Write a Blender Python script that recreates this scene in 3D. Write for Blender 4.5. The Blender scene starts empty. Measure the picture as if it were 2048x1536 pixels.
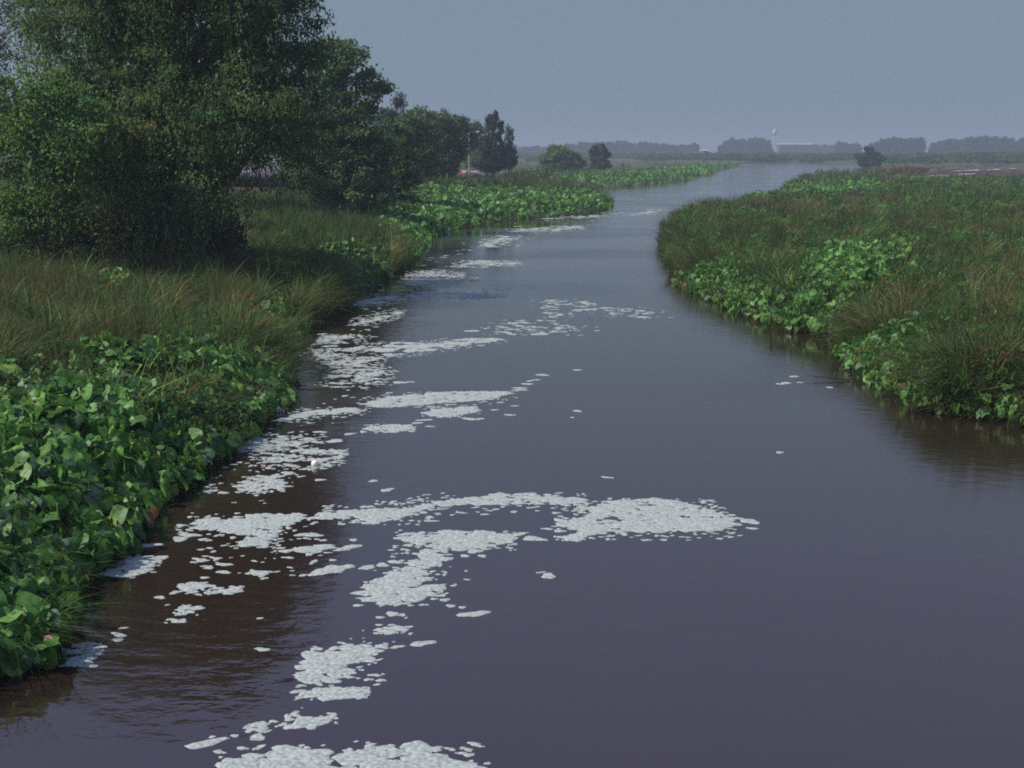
import bpy, math, numpy as np
from mathutils import Vector

# ------------------------------------------------------------------ camera, sky, sun, exposure
SC = bpy.context.scene
COL = SC.collection
CAM_H, FPX, PITCH = 7.0, 2472.0, math.radians(10.67)
cam_d = bpy.data.cameras.new('camera'); cam = bpy.data.objects.new('camera', cam_d); COL.objects.link(cam)
cam.location = (0, 0, CAM_H); cam.rotation_euler = (math.pi/2 - PITCH, 0, 0)
cam_d.sensor_width = 36; cam_d.lens = FPX/2048*36; cam_d.clip_start = 0.2; cam_d.clip_end = 20000
SC.camera = cam

SUN_EL, SUN_VX, SUN_VY = 47.0, -0.97, -0.10          # the sun stands high, to the left and a little ahead
W = bpy.data.worlds.new('World'); SC.world = W; W.use_nodes = True
nt = W.node_tree; nt.nodes.clear()
sky = nt.nodes.new('ShaderNodeTexSky'); sky.sky_type = 'NISHITA'; sky.sun_disc = False
sky.sun_elevation = math.radians(SUN_EL); sky.sun_rotation = math.atan2(SUN_VX, SUN_VY)
sky.altitude = 0; sky.air_density = 1.0; sky.dust_density = 1.5; sky.ozone_density = 2.0
bg = nt.nodes.new('ShaderNodeBackground'); bg.inputs['Strength'].default_value = 0.085
out = nt.nodes.new('ShaderNodeOutputWorld')
hs = nt.nodes.new('ShaderNodeHueSaturation'); hs.inputs['Saturation'].default_value = 0.62
nt.links.new(sky.outputs[0], hs.inputs['Color'])
def nmix(a, b, f):
    m = nt.nodes.new('ShaderNodeMix'); m.data_type = 'RGBA'
    for k, q in ((6, a), (7, b), (0, f)):
        if isinstance(q, (int, float, tuple)): m.inputs[k].default_value = q
        else: nt.links.new(q, m.inputs[k])
    return m.outputs[2]
tcw = nt.nodes.new('ShaderNodeTexCoord'); sxw = nt.nodes.new('ShaderNodeSeparateXYZ'); nt.links.new(tcw.outputs['Generated'], sxw.inputs[0])
mrw = nt.nodes.new('ShaderNodeMapRange'); mrw.inputs[1].default_value = .16; mrw.inputs[2].default_value = .55; nt.links.new(sxw.outputs[2], mrw.inputs[0])
low = nmix(hs.outputs[0], (1.72, 2.44, 3.26, 1), .88)            # smog near the horizon, clearer blue overhead
high = nmix(hs.outputs[0], (3.0, 4.1, 8.5, 1), .6)
nt.links.new(nmix(low, high, mrw.outputs[0]), bg.inputs['Color']); nt.links.new(bg.outputs[0], out.inputs['Surface'])
sd_ = bpy.data.lights.new('sun', 'SUN'); sd_.energy = 5.0; sd_.angle = math.radians(0.6); sd_.color = (1.0, 0.93, 0.82)
sun = bpy.data.objects.new('sun', sd_); COL.objects.link(sun)
ce = math.cos(math.radians(SUN_EL)); n_ = math.hypot(SUN_VX, SUN_VY)
sv = Vector((SUN_VX/n_*ce, SUN_VY/n_*ce, math.sin(math.radians(SUN_EL))))
sun.rotation_euler = sv.to_track_quat('Z', 'Y').to_euler(); sun.location = (-60, 40, 90)
SC.view_settings.view_transform = 'Standard'; SC.view_settings.look = 'None'
SC.view_settings.exposure = 0.30; SC.view_settings.gamma = 1
SC.render.engine = 'CYCLES'
SC.cycles.max_bounces = 6; SC.cycles.transparent_max_bounces = 4; SC.cycles.volume_bounces = 0
SC.cycles.filter_width = 1.8; SC.cycles.use_denoising = False

R = np.random.default_rng(7)

# ------------------------------------------------------------------ picture <-> place (used to survey where things stand)
cp, sp = math.cos(PITCH), math.sin(PITCH)
def ray(u, v):
    a, b = (u-1024)/FPX, -(v-768)/FPX
    return np.array([a, cp + b*sp, -sp + b*cp])
def px(u, v, z=0.0):
    r = ray(u, v); k = (z-CAM_H)/r[2]
    return (r[0]*k, r[1]*k, z)
def pd(u, v, d):
    r = ray(u, v); k = d/r[1]
    return (r[0]*k, d, CAM_H + r[2]*k)
def proj(x, y, z):
    zz = z - CAM_H
    dep = y*cp - zz*sp; up = y*sp + zz*cp
    return 1024 + FPX*x/dep, 768 - FPX*up/dep

# ------------------------------------------------------------------ helpers
def hashn(ix, iy, s=0):
    h = np.sin(ix*127.1 + iy*311.7 + s*74.7)*43758.5453
    return h - np.floor(h)
def noise(x, y, s=0):
    xi, yi = np.floor(x), np.floor(y); fx, fy = x-xi, y-yi
    fx, fy = fx*fx*(3-2*fx), fy*fy*(3-2*fy)
    a, b, c, d = hashn(xi, yi, s), hashn(xi+1, yi, s), hashn(xi, yi+1, s), hashn(xi+1, yi+1, s)
    return (a*(1-fx)+b*fx)*(1-fy) + (c*(1-fx)+d*fx)*fy
def fbm(x, y, s=0, o=3):
    r = 0; a = .5; t = 0
    for i in range(o): r = r + a*noise(x*2**i, y*2**i, s+i*7); t += a; a *= .5
    return r/t
def sstep(x): x = np.clip(x, 0, 1); return x*x*(3-2*x)
def inpoly(x, y, P):
    ins = np.zeros(np.shape(x), bool); n = len(P)
    for i in range(n):
        x1, y1 = P[i]; x2, y2 = P[(i+1) % n]
        if y1 == y2: continue
        c = ((y1 > y) != (y2 > y)) & (x < (x2-x1)*(y-y1)/(y2-y1) + x1)
        ins ^= c
    return ins
def dpoly(x, y, P):
    d = np.full(np.shape(x), 1e9); n = len(P)
    for i in range(n):
        ax, ay = P[i]; bx, by = P[(i+1) % n]; ex, ey = bx-ax, by-ay
        t = np.clip(((x-ax)*ex + (y-ay)*ey)/(ex*ex+ey*ey+1e-12), 0, 1)
        d = np.minimum(d, (x-ax-t*ex)**2 + (y-ay-t*ey)**2)
    return np.sqrt(d)

def link(o, parent=None, **k):
    COL.objects.link(o)
    if parent: o.parent = parent
    for a, b in k.items(): o[a] = b
    return o
def mesh(name, V, F, mat, col=None, parent=None, smooth=False, origin=None, **k):
    V = np.asarray(V, dtype=np.float32).reshape(-1, 3)
    if origin is not None: V = V - np.asarray(origin, dtype=np.float32)
    me = bpy.data.meshes.new(name)
    if isinstance(F, np.ndarray): groups = [F]
    else: groups = F
    groups = [np.asarray(g, dtype=np.int32) for g in groups if len(g)]
    loops = np.concatenate([g.ravel() for g in groups])
    tot = np.concatenate([np.full(len(g), g.shape[1], np.int32) for g in groups])
    st = np.concatenate([[0], np.cumsum(tot)[:-1]]).astype(np.int32)
    me.vertices.add(len(V)); me.vertices.foreach_set('co', V.ravel())
    me.loops.add(len(loops)); me.loops.foreach_set('vertex_index', loops)
    me.polygons.add(len(tot)); me.polygons.foreach_set('loop_start', st); me.polygons.foreach_set('loop_total', tot)
    me.polygons.foreach_set('use_smooth', np.full(len(tot), smooth))
    if col is not None:
        c = np.ones((len(V), 4), np.float32); c[:, :3] = col
        at = me.color_attributes.new('tint', 'FLOAT_COLOR', 'POINT'); at.data.foreach_set('color', c.ravel())
    me.update(calc_edges=True); me.validate(); me.materials.append(mat)
    o = bpy.data.objects.new(name, me)
    if origin is not None: o.location = origin
    return link(o, parent, **k)
def empty(name, loc, **k):
    o = bpy.data.objects.new(name, None); o.location = loc; o.empty_display_size = .3
    return link(o, None, **k)

class Tubes:
    def __init__(s, n=6): s.V = []; s.F = []; s.n = n; s.c = 0
    def add(s, P, Rr):
        P = np.asarray(P, float); n = s.n; T = np.gradient(P, axis=0); T /= np.linalg.norm(T, axis=1)[:, None]+1e-9
        ref = np.where(np.abs(T[:, 2:3]) > .9, [[1, 0, 0]], [[0, 0, 1]])
        A = np.cross(T, ref); A /= np.linalg.norm(A, axis=1)[:, None]; B = np.cross(T, A)
        th = np.linspace(0, 2*np.pi, n, endpoint=False)
        Rr = np.asarray(Rr, float)
        V = P[:, None] + Rr[:, None, None]*(np.cos(th)[None, :, None]*A[:, None] + np.sin(th)[None, :, None]*B[:, None])
        i = np.arange(len(P)-1)[:, None]*n; j = np.arange(n)[None]; k = (j+1) % n
        F = np.stack([i+j, i+k, i+n+k, i+n+j], -1).reshape(-1, 4) + s.c
        s.V.append(V.reshape(-1, 3)); s.F.append(F); s.c += V.shape[0]*n
    def out(s): return np.concatenate(s.V), np.concatenate(s.F)

class Prim:                                             # boxes, tapered boxes, lathes collected into one part
    def __init__(s): s.V = []; s.Q = []; s.T = []; s.c = 0
    def box(s, c, d, rz=0, top=1.0, topy=None):
        topy = top if topy is None else topy
        v = np.array([[sx*(top if sz > 0 else 1), sy*(topy if sz > 0 else 1), sz] for sz in (-1, 1) for sy in (-1, 1) for sx in (-1, 1)], float)
        v *= np.array(d)/2; ca, sa = math.cos(rz), math.sin(rz)
        v = v @ np.array([[ca, sa, 0], [-sa, ca, 0], [0, 0, 1]]) + np.array(c)
        s.V.append(v); s.Q.append(np.array([[0, 2, 3, 1], [4, 5, 7, 6], [0, 1, 5, 4], [2, 6, 7, 3], [0, 4, 6, 2], [1, 3, 7, 5]])+s.c); s.c += 8; return s
    def lathe(s, prof, axis='z', c=(0, 0, 0), n=20):
        th = np.linspace(0, 2*np.pi, n, endpoint=False); P = np.array(prof, float)
        x = P[:, :1]*np.cos(th); y = P[:, :1]*np.sin(th); z = np.repeat(P[:, 1:2], n, 1)
        v = {'z': np.stack([x, y, z], -1), 'x': np.stack([z, x, y], -1), 'y': np.stack([x, z, y], -1)}[axis].reshape(-1, 3) + np.array(c)
        i = np.arange(len(P)-1)[:, None]*n; j = np.arange(n)[None]; k = (j+1) % n
        s.V.append(v); s.Q.append(np.stack([i+j, i+k, i+n+k, i+n+j], -1).reshape(-1, 4)+s.c); s.c += len(v); return s
    def out(s, name, mat, parent=None, **k): return mesh(name, np.concatenate(s.V), np.concatenate(s.Q), mat, parent=parent, **k)

# ------------------------------------------------------------------ materials
def mat(name, base=(.5, .5, .5), rough=.6, metal=0, spec=.5):
    m = bpy.data.materials.new(name); m.use_nodes = True; b = m.node_tree.nodes['Principled BSDF']
    b.inputs['Base Color'].default_value = (*base, 1); b.inputs['Roughness'].default_value = rough
    b.inputs['Metallic'].default_value = metal; b.inputs['Specular IOR Level'].default_value = spec
    return m
def N(m, t, **k):
    n = m.node_tree.nodes.new(t)
    for a, b in k.items(): setattr(n, a, b)
    return n
def L(m, a, b): m.node_tree.links.new(a, b)
def worn(name, c1, c2, scale=3, rough=.6, metal=0, bump=.0, detail=6, stretch=(1, 1, 1)):
    m = mat(name, c1, rough, metal); b = m.node_tree.nodes['Principled BSDF']
    tc = N(m, 'ShaderNodeTexCoord'); mp = N(m, 'ShaderNodeMapping'); mp.inputs['Scale'].default_value = stretch
    nz = N(m, 'ShaderNodeTexNoise'); nz.inputs['Scale'].default_value = scale; nz.inputs['Detail'].default_value = detail
    cr = N(m, 'ShaderNodeValToRGB'); cr.color_ramp.elements[0].position = .35; cr.color_ramp.elements[1].position = .65
    cr.color_ramp.elements[0].color = (*c1, 1); cr.color_ramp.elements[1].color = (*c2, 1)
    L(m, tc.outputs['Object'], mp.inputs[0]); L(m, mp.outputs[0], nz.inputs['Vector']); L(m, nz.outputs[0], cr.inputs[0]); L(m, cr.outputs[0], b.inputs['Base Color'])
    if bump:
        bp = N(m, 'ShaderNodeBump'); bp.inputs['Strength'].default_value = bump; bp.inputs['Distance'].default_value = .05
        L(m, nz.outputs[0], bp.inputs['Height']); L(m, bp.outputs[0], b.inputs['Normal'])
    return m
def leafmat(name, rough=.5, trans=.25, spec=.35, mottle=0.0):
    m = bpy.data.materials.new(name); m.use_nodes = True; b = m.node_tree.nodes['Principled BSDF']
    at = N(m, 'ShaderNodeAttribute'); at.attribute_name = 'tint'
    c = at.outputs['Color']
    if mottle:
        tc = N(m, 'ShaderNodeTexCoord'); nz = N(m, 'ShaderNodeTexNoise'); nz.inputs['Scale'].default_value = 14; nz.inputs['Detail'].default_value = 3
        L(m, tc.outputs['Object'], nz.inputs['Vector'])
        mr = N(m, 'ShaderNodeMapRange'); mr.inputs[1].default_value = .3; mr.inputs[2].default_value = .7
        mr.inputs[3].default_value = 1-mottle; mr.inputs[4].default_value = 1+mottle; L(m, nz.outputs[0], mr.inputs[0])
        vm = N(m, 'ShaderNodeVectorMath', operation='SCALE'); L(m, c, vm.inputs[0]); L(m, mr.outputs[0], vm.inputs['Scale']); c = vm.outputs[0]
    L(m, c, b.inputs['Base Color']); b.inputs['Roughness'].default_value = rough; b.inputs['Specular IOR Level'].default_value = spec
    tr = N(m, 'ShaderNodeBsdfTranslucent'); L(m, c, tr.inputs['Color'])
    mx = N(m, 'ShaderNodeMixShader'); mx.inputs[0].default_value = trans
    o = m.node_tree.nodes['Material Output']; L(m, b.outputs[0], mx.inputs[1]); L(m, tr.outputs[0], mx.inputs[2]); L(m, mx.outputs[0], o.inputs['Surface'])
    return m
M_leaf = leafmat('tree_leaves', .65, .45, .12)
M_broad = leafmat('broad_leaves', .5, .32, .28, .35)
M_grass = leafmat('grass_blades', .6, .42, .15)
M_bark = worn('bark', (.07, .055, .045), (.14, .10, .085), 6, .9, bump=.6, stretch=(1, 1, .2))
M_foam = worn('foam', (.17, .20, .195), (.33, .365, .355), 16, .95, bump=.35)
def tintmat(name, rough, bump, scale):
    m = mat(name, (.1, .1, .1), rough); b = m.node_tree.nodes['Principled BSDF']; b.inputs['Specular IOR Level'].default_value = .2
    at = N(m, 'ShaderNodeAttribute'); at.attribute_name = 'tint'
    g = N(m, 'ShaderNodeNewGeometry'); nz = N(m, 'ShaderNodeTexNoise'); nz.inputs['Scale'].default_value = scale; nz.inputs['Detail'].default_value = 8
    L(m, g.outputs['Position'], nz.inputs['Vector'])
    mr = N(m, 'ShaderNodeMapRange'); mr.inputs[1].default_value = .3; mr.inputs[2].default_value = .7; mr.inputs[3].default_value = .5; mr.inputs[4].default_value = 1.5
    L(m, nz.outputs[0], mr.inputs[0]); vm = N(m, 'ShaderNodeVectorMath', operation='SCALE')
    L(m, at.outputs['Color'], vm.inputs[0]); L(m, mr.outputs[0], vm.inputs['Scale']); L(m, vm.outputs[0], b.inputs['Base Color'])
    bp = N(m, 'ShaderNodeBump'); bp.inputs['Strength'].default_value = bump; bp.inputs['Distance'].default_value = .2
    L(m, nz.outputs[0], bp.inputs['Height']); L(m, bp.outputs[0], b.inputs['Normal'])
    return m
M_ground = tintmat('soil', .95, .8, 1.7)

def watermat():
    m = mat('muddy_water', (.019, .0115, .009), .06); b = m.node_tree.nodes['Principled BSDF']
    b.inputs['IOR'].default_value = 1.78; b.inputs['Specular Tint'].default_value = (1.0, .90, 1.0, 1); b.inputs['Specular IOR Level'].default_value = .5
    g = N(m, 'ShaderNodeNewGeometry')
    def nz(scale, st, det=3, rot=0):
        mp = N(m, 'ShaderNodeMapping'); mp.inputs['Scale'].default_value = st; mp.inputs['Rotation'].default_value = (0, 0, rot)
        n = N(m, 'ShaderNodeTexNoise'); n.inputs['Scale'].default_value = scale; n.inputs['Detail'].default_value = det
        L(m, g.outputs['Position'], mp.inputs[0]); L(m, mp.outputs[0], n.inputs['Vector']); return n.outputs[0]
    fine = nz(3.2, (.55, 1, 1), 3, .15); mid = nz(.7, (.5, 1, 1), 2, -.2); big = nz(.05, (1, 1, 1), 3)
    # ripples come in patches: a slow noise sets how strongly the surface is ruffled
    mr = N(m, 'ShaderNodeMapRange'); mr.inputs[1].default_value = .42; mr.inputs[2].default_value = .62; mr.inputs[3].default_value = .35; mr.inputs[4].default_value = 1.0
    L(m, nz(.16, (.6, 1, 1), 2, .3), mr.inputs[0])
    bp = N(m, 'ShaderNodeBump'); bp.inputs['Distance'].default_value = .0125
    L(m, mr.outputs[0], bp.inputs['Strength']); L(m, fine, bp.inputs['Height'])
    b2 = N(m, 'ShaderNodeBump'); b2.inputs['Distance'].default_value = .012; b2.inputs['Strength'].default_value = .5
    L(m, mid, b2.inputs['Height']); L(m, bp.outputs[0], b2.inputs['Normal']); L(m, b2.outputs[0], b.inputs['Normal'])
    rg = N(m, 'ShaderNodeMapRange'); rg.inputs[1].default_value = .4; rg.inputs[2].default_value = .65; rg.inputs[3].default_value = .03; rg.inputs[4].default_value = .17
    L(m, nz(.11, (.45, 1, 1), 4, .5), rg.inputs[0]); L(m, rg.outputs[0], b.inputs['Roughness'])
    cr = N(m, 'ShaderNodeMapRange'); cr.inputs[1].default_value = .3; cr.inputs[2].default_value = .7; cr.inputs[3].default_value = .85; cr.inputs[4].default_value = 1.15
    L(m, big, cr.inputs[0]); vm = N(m, 'ShaderNodeVectorMath', operation='SCALE'); vm.inputs[0].default_value = (.019, .0115, .009)
    L(m, cr.outputs[0], vm.inputs['Scale']); L(m, vm.outputs[0], b.inputs['Base Color'])
    return m
M_water = watermat()

# ------------------------------------------------------------------ shoreline survey
LS = [(-60,1345),(20,1338),(90,1322),(112,1250),(130,1180),(200,1130),(262,1080),(272,1020),(340,990),(380,948),(440,908),(495,862),(540,830),(566,785),
      (560,728),(575,692),(600,668),(640,643),(690,614),(700,583),(770,558),(828,524),(835,503),(852,480),(900,460),(1000,442),(1100,435),(1200,422),(1221,410),(1217,400)]
LS2 = [(1150,385),(1160,376),(1225,374),(1260,372),(1310,367),(1380,361),(1390,353),(1436,349),(1405,345),(1440,340),(1468,335),(1480,329),(1487,325)]
FS = [(1520,324),(1620,324.5),(1690,327),(1735,330),(1762,334)]
RS = [(1740,341),(1700,344),(1640,350),(1600,360),(1578,374),(1562,390),(1560,402),(1480,410),(1410,422),(1352,440),(1330,457),(1322,487),(1330,517),(1345,547),
      (1370,577),(1430,601),(1500,633),(1560,659),(1640,670),(1695,690),(1682,716),(1730,753),(1790,786),(1870,822),(1985,841),(2048,853),(2150,885)]
SH = [(-9.5,-60),(-9,2)] + [px(u, v)[:2] for u, v in LS+LS2+FS+RS] + [(17.5,22),(19,0),(20,-60)]
# break the traced line into an irregular shore
def rough_line(P, step=1.4, amp=.35):
    O = []
    for i in range(len(P)):
        a = np.array(P[i]); b = np.array(P[(i+1) % len(P)]); l = np.linalg.norm(b-a)
        st = step*max(1, a[1]/60); n = max(1, int(min(l/st, 60))); am = amp*max(1., min(a[1]/70, 2))
        nrm = np.array([-(b-a)[1], (b-a)[0]])/(l+1e-9)
        for k in range(n):
            q = a+(b-a)*k/n
            O.append(tuple(q + nrm*(float(fbm(q[0]*.55+3, q[1]*.55, 5))-.5)*2*am))
    return O
SHP = rough_line(SH)
XC = ([0, 15, 31, 79, 163, 300, 500, 830], [2, 3, 4, 1.8, 17, 55, 100, 186])
_E = np.array([[*SHP[i], *SHP[(i+1) % len(SHP)]] for i in range(len(SHP))])
def sdist(x, y):                                        # signed distance to the shore, land positive; far values are only a bound
    x = np.asarray(x, float); y = np.asarray(y, float); o = np.empty(len(x)); od = np.argsort(y)
    for ch in np.array_split(od, max(1, len(x)//1500)):
        if not len(ch): continue
        a, b = y[ch].min(), y[ch].max(); D = 30+.15*abs(b)
        lo, hi = np.minimum(_E[:, 1], _E[:, 3]), np.maximum(_E[:, 1], _E[:, 3])
        X_, Y_ = x[ch], y[ch]; d = np.full(len(ch), D*D); ins = np.zeros(len(ch), bool)
        for ax, ay, bx, by in _E[(hi > a-D) & (lo < b+D)]:
            ex, ey = bx-ax, by-ay; t = np.clip(((X_-ax)*ex+(Y_-ay)*ey)/(ex*ex+ey*ey+1e-12), 0, 1)
            d = np.minimum(d, (X_-ax-t*ex)**2+(Y_-ay-t*ey)**2)
            if ay != by and max(ay, by) > a and min(ay, by) < b: ins ^= ((ay > Y_) != (by > Y_)) & (X_ < ex*(Y_-ay)/ey+ax)
        d = np.sqrt(d); o[ch] = np.where(ins, -d, d)
    return o
def hgt(x, y, s=None):
    s = sdist(x, y) if s is None else s
    left = x < np.interp(y, *XC)
    z = .30*sstep(s/1.3) + .25*sstep((s-1)/10) + (fbm(x*.3, y*.3, 2)-.5)*1.0*sstep(s/3)
    z = z + np.where(left, .35*sstep((s-.8)/2.5) + .8*sstep((s-5)/22)*sstep((330-y)/120), .35*sstep((s-.8)/2.5) + .1*sstep((s-8)/30))
    return np.where(s > 0, z, np.maximum(s*.45, -1.2) - .01)
def H1(x, y): return float(hgt(np.array([x]), np.array([y]))[0])

# ------------------------------------------------------------------ ground sheet and river
ys = np.concatenate([np.linspace(-60, 11, 30), 1/np.linspace(1/12., 1/900., 430), np.geomspace(930, 9000, 24)])
ts = np.concatenate([-np.geomspace(6, .62, 26), np.linspace(-.6, .6, 420), np.geomspace(.62, 6, 26)])
Y, T = np.meshgrid(ys, ts, indexing='ij'); X = T*np.maximum(np.abs(Y), 14)
S = sdist(X.ravel(), Y.ravel()); xr, yr = X.ravel(), Y.ravel(); Z = hgt(xr, yr, S)
gc = np.zeros((len(xr), 3)); mixn = fbm(xr*.12, yr*.12, 9)[:, None]
gc[:] = np.array([.030, .040, .014])*(1-mixn) + np.array([.075, .065, .035])*mixn
mud = sstep(1-(S/1.0))[:, None]*(S > -3)[:, None]; gc = gc*(1-mud) + np.array([.055, .035, .024])*mud
far = sstep((yr-330)/200)[:, None]; gc = gc*(1-far) + (np.array([.030, .050, .020])*(1-mixn)+np.array([.06, .066, .03])*mixn)*far
nr, nc_ = Y.shape; i = (np.arange(nr-1)[:, None]*nc_ + np.arange(nc_-1)[None]).ravel()
mesh('ground', np.stack([xr, yr, Z], 1), np.stack([i, i+1, i+nc_+1, i+nc_], 1), M_ground, gc, smooth=True, kind='structure')
mesh('river', [(-400, -60, 0), (900, -60, 0), (900, 960, 0), (-400, 960, 0)], np.array([[0, 1, 2, 3]]), M_water, kind='structure')

# ------------------------------------------------------------------ low growth
G = dict(green=(.047, .112, .025), deep=(.022, .058, .016), olive=(.074, .092, .030), tan=(.150, .110, .055), rust=(.135, .062, .036), pale=(.13, .165, .06))
G = {k: np.array(v) for k, v in G.items()}
def poly_px(x, y, z, P): u, v = proj(x, y, z); return inpoly(u, v, P)
BROAD = {   # patches of broad leaved plants, surveyed outlines (picture coordinates of their footprint)
 'near_left': [(-200,1420),(-60,1345),(90,1330),(112,1250),(130,1180),(200,1130),(262,1080),(272,1020),(340,990),(380,948),(440,908),(495,862),(545,830),(572,785),(560,740),(500,722),(420,708),(330,700),(220,735),(120,785),(0,820),(-200,860)],
 'mid_left': [(440,690),(470,640),(560,600),(585,640),(600,668),(575,700),(520,700)],
 'tiny_left': [(165,655),(180,615),(250,615),(260,660),(210,680)],
 'cove_left': [(640,540),(690,500),(760,495),(770,540),(762,560),(705,585),(690,560)],
 'headland': [(760,450),(790,415),(850,402),(950,400),(1050,398),(1150,394),(1217,398),(1223,410),(1200,423),(1100,436),(1000,443),(900,461),(855,482),(835,505),(790,480)],
 'second_headland': [(1060,362),(1150,356),(1280,350),(1400,339),(1480,327),(1485,330),(1470,336),(1440,342),(1395,352),(1380,361),(1310,367),(1225,374),(1150,370)],
 'right_near_a': [(1370,578),(1375,555),(1420,548),(1500,575),(1570,600),(1600,640),(1560,660),(1500,634),(1430,602)],
 'right_mid': [(1590,640),(1600,590),(1660,545),(1760,535),(1810,560),(1790,610),(1700,650),(1690,675),(1640,672)],
 'right_low': [(1660,710),(1690,690),(1760,690),(1860,710),(1910,760),(1860,800),(1830,800),(1790,787),(1730,754)],
 'right_corner': [(1960,800),(2000,770),(2120,770),(2150,870),(2048,854),(1985,842)],
 'right_far': [(1400,408),(1470,400),(1560,392),(1575,378),(1640,385),(1720,378),(1740,390),(1700,400),(1600,402),(1500,408)],
}
def inbroad(x, y, z):
    u, v = proj(x, y, z); r = np.zeros(len(x), bool)
    for P in BROAD.values(): r |= inpoly(u, v, P)
    return r
ROADP = [(-70, 30), (-52, 90), (-36.5, 148), (-22, 220), (-12.5, 285), (2, 380), (20, 470)]
def droad(x, y):
    d = np.full(len(x), 1e9)
    for (ax, ay), (bx, by) in zip(ROADP[:-1], ROADP[1:]):
        ex, ey = bx-ax, by-ay; t = np.clip(((x-ax)*ex+(y-ay)*ey)/(ex*ex+ey*ey), 0, 1)
        d = np.minimum(d, np.hypot(x-ax-t*ex, y-ay-t*ey))
    return d
FLAT = [px(u, v, .4)[:2] for u, v in [(1770,368),(1850,366),(1950,367),(2200,372),(2400,350),(2400,325),(2048,326),(1930,332),(1830,340),(1775,352)]]

def wedge(n, y0, y1, t0=-.56, t1=.56):
    y = 1/R.uniform(1/y1, 1/y0, n); return R.uniform(t0, t1, n)*y, y

def blades(p, az, h, lean, w, col, segs=(0, .4, .75, 1.)):
    n = len(p); s = np.array(segs)[None, :, None]
    d = np.stack([np.cos(az), np.sin(az), np.zeros(n)], 1)[:, None]
    h_, l_ = h[:, None, None], lean[:, None, None]
    C = p[:, None] + d*l_*s**1.8 + np.array([0, 0, 1])*(h_*(s - .42*np.clip(l_/h_, 0, 2)*s**3))
    sa = az + np.pi/2 + R.normal(0, .9, n)
    sd = np.stack([np.cos(sa), np.sin(sa), np.zeros(n)], 1)[:, None]
    ww = w[:, None, None]*(1.05 - s**1.6)*.5
    V = np.stack([C-sd*ww, C+sd*ww], 2).reshape(-1, 3); k = len(segs)
    b = (np.arange(n)*2*k)[:, None]; q = np.concatenate([np.array([[0, 1, 3, 2]])+2*i for i in range(k-1)])
    F = (b[:, :, None] + q[None]).reshape(-1, 4)
    return V, F, np.repeat(col, 2*k, 0)
def pick(n, keys, wts):
    w = np.array(wts, float); K = np.stack([G[k] for k in keys])
    return K[R.choice(len(keys), n, p=w/w.sum())]

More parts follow.
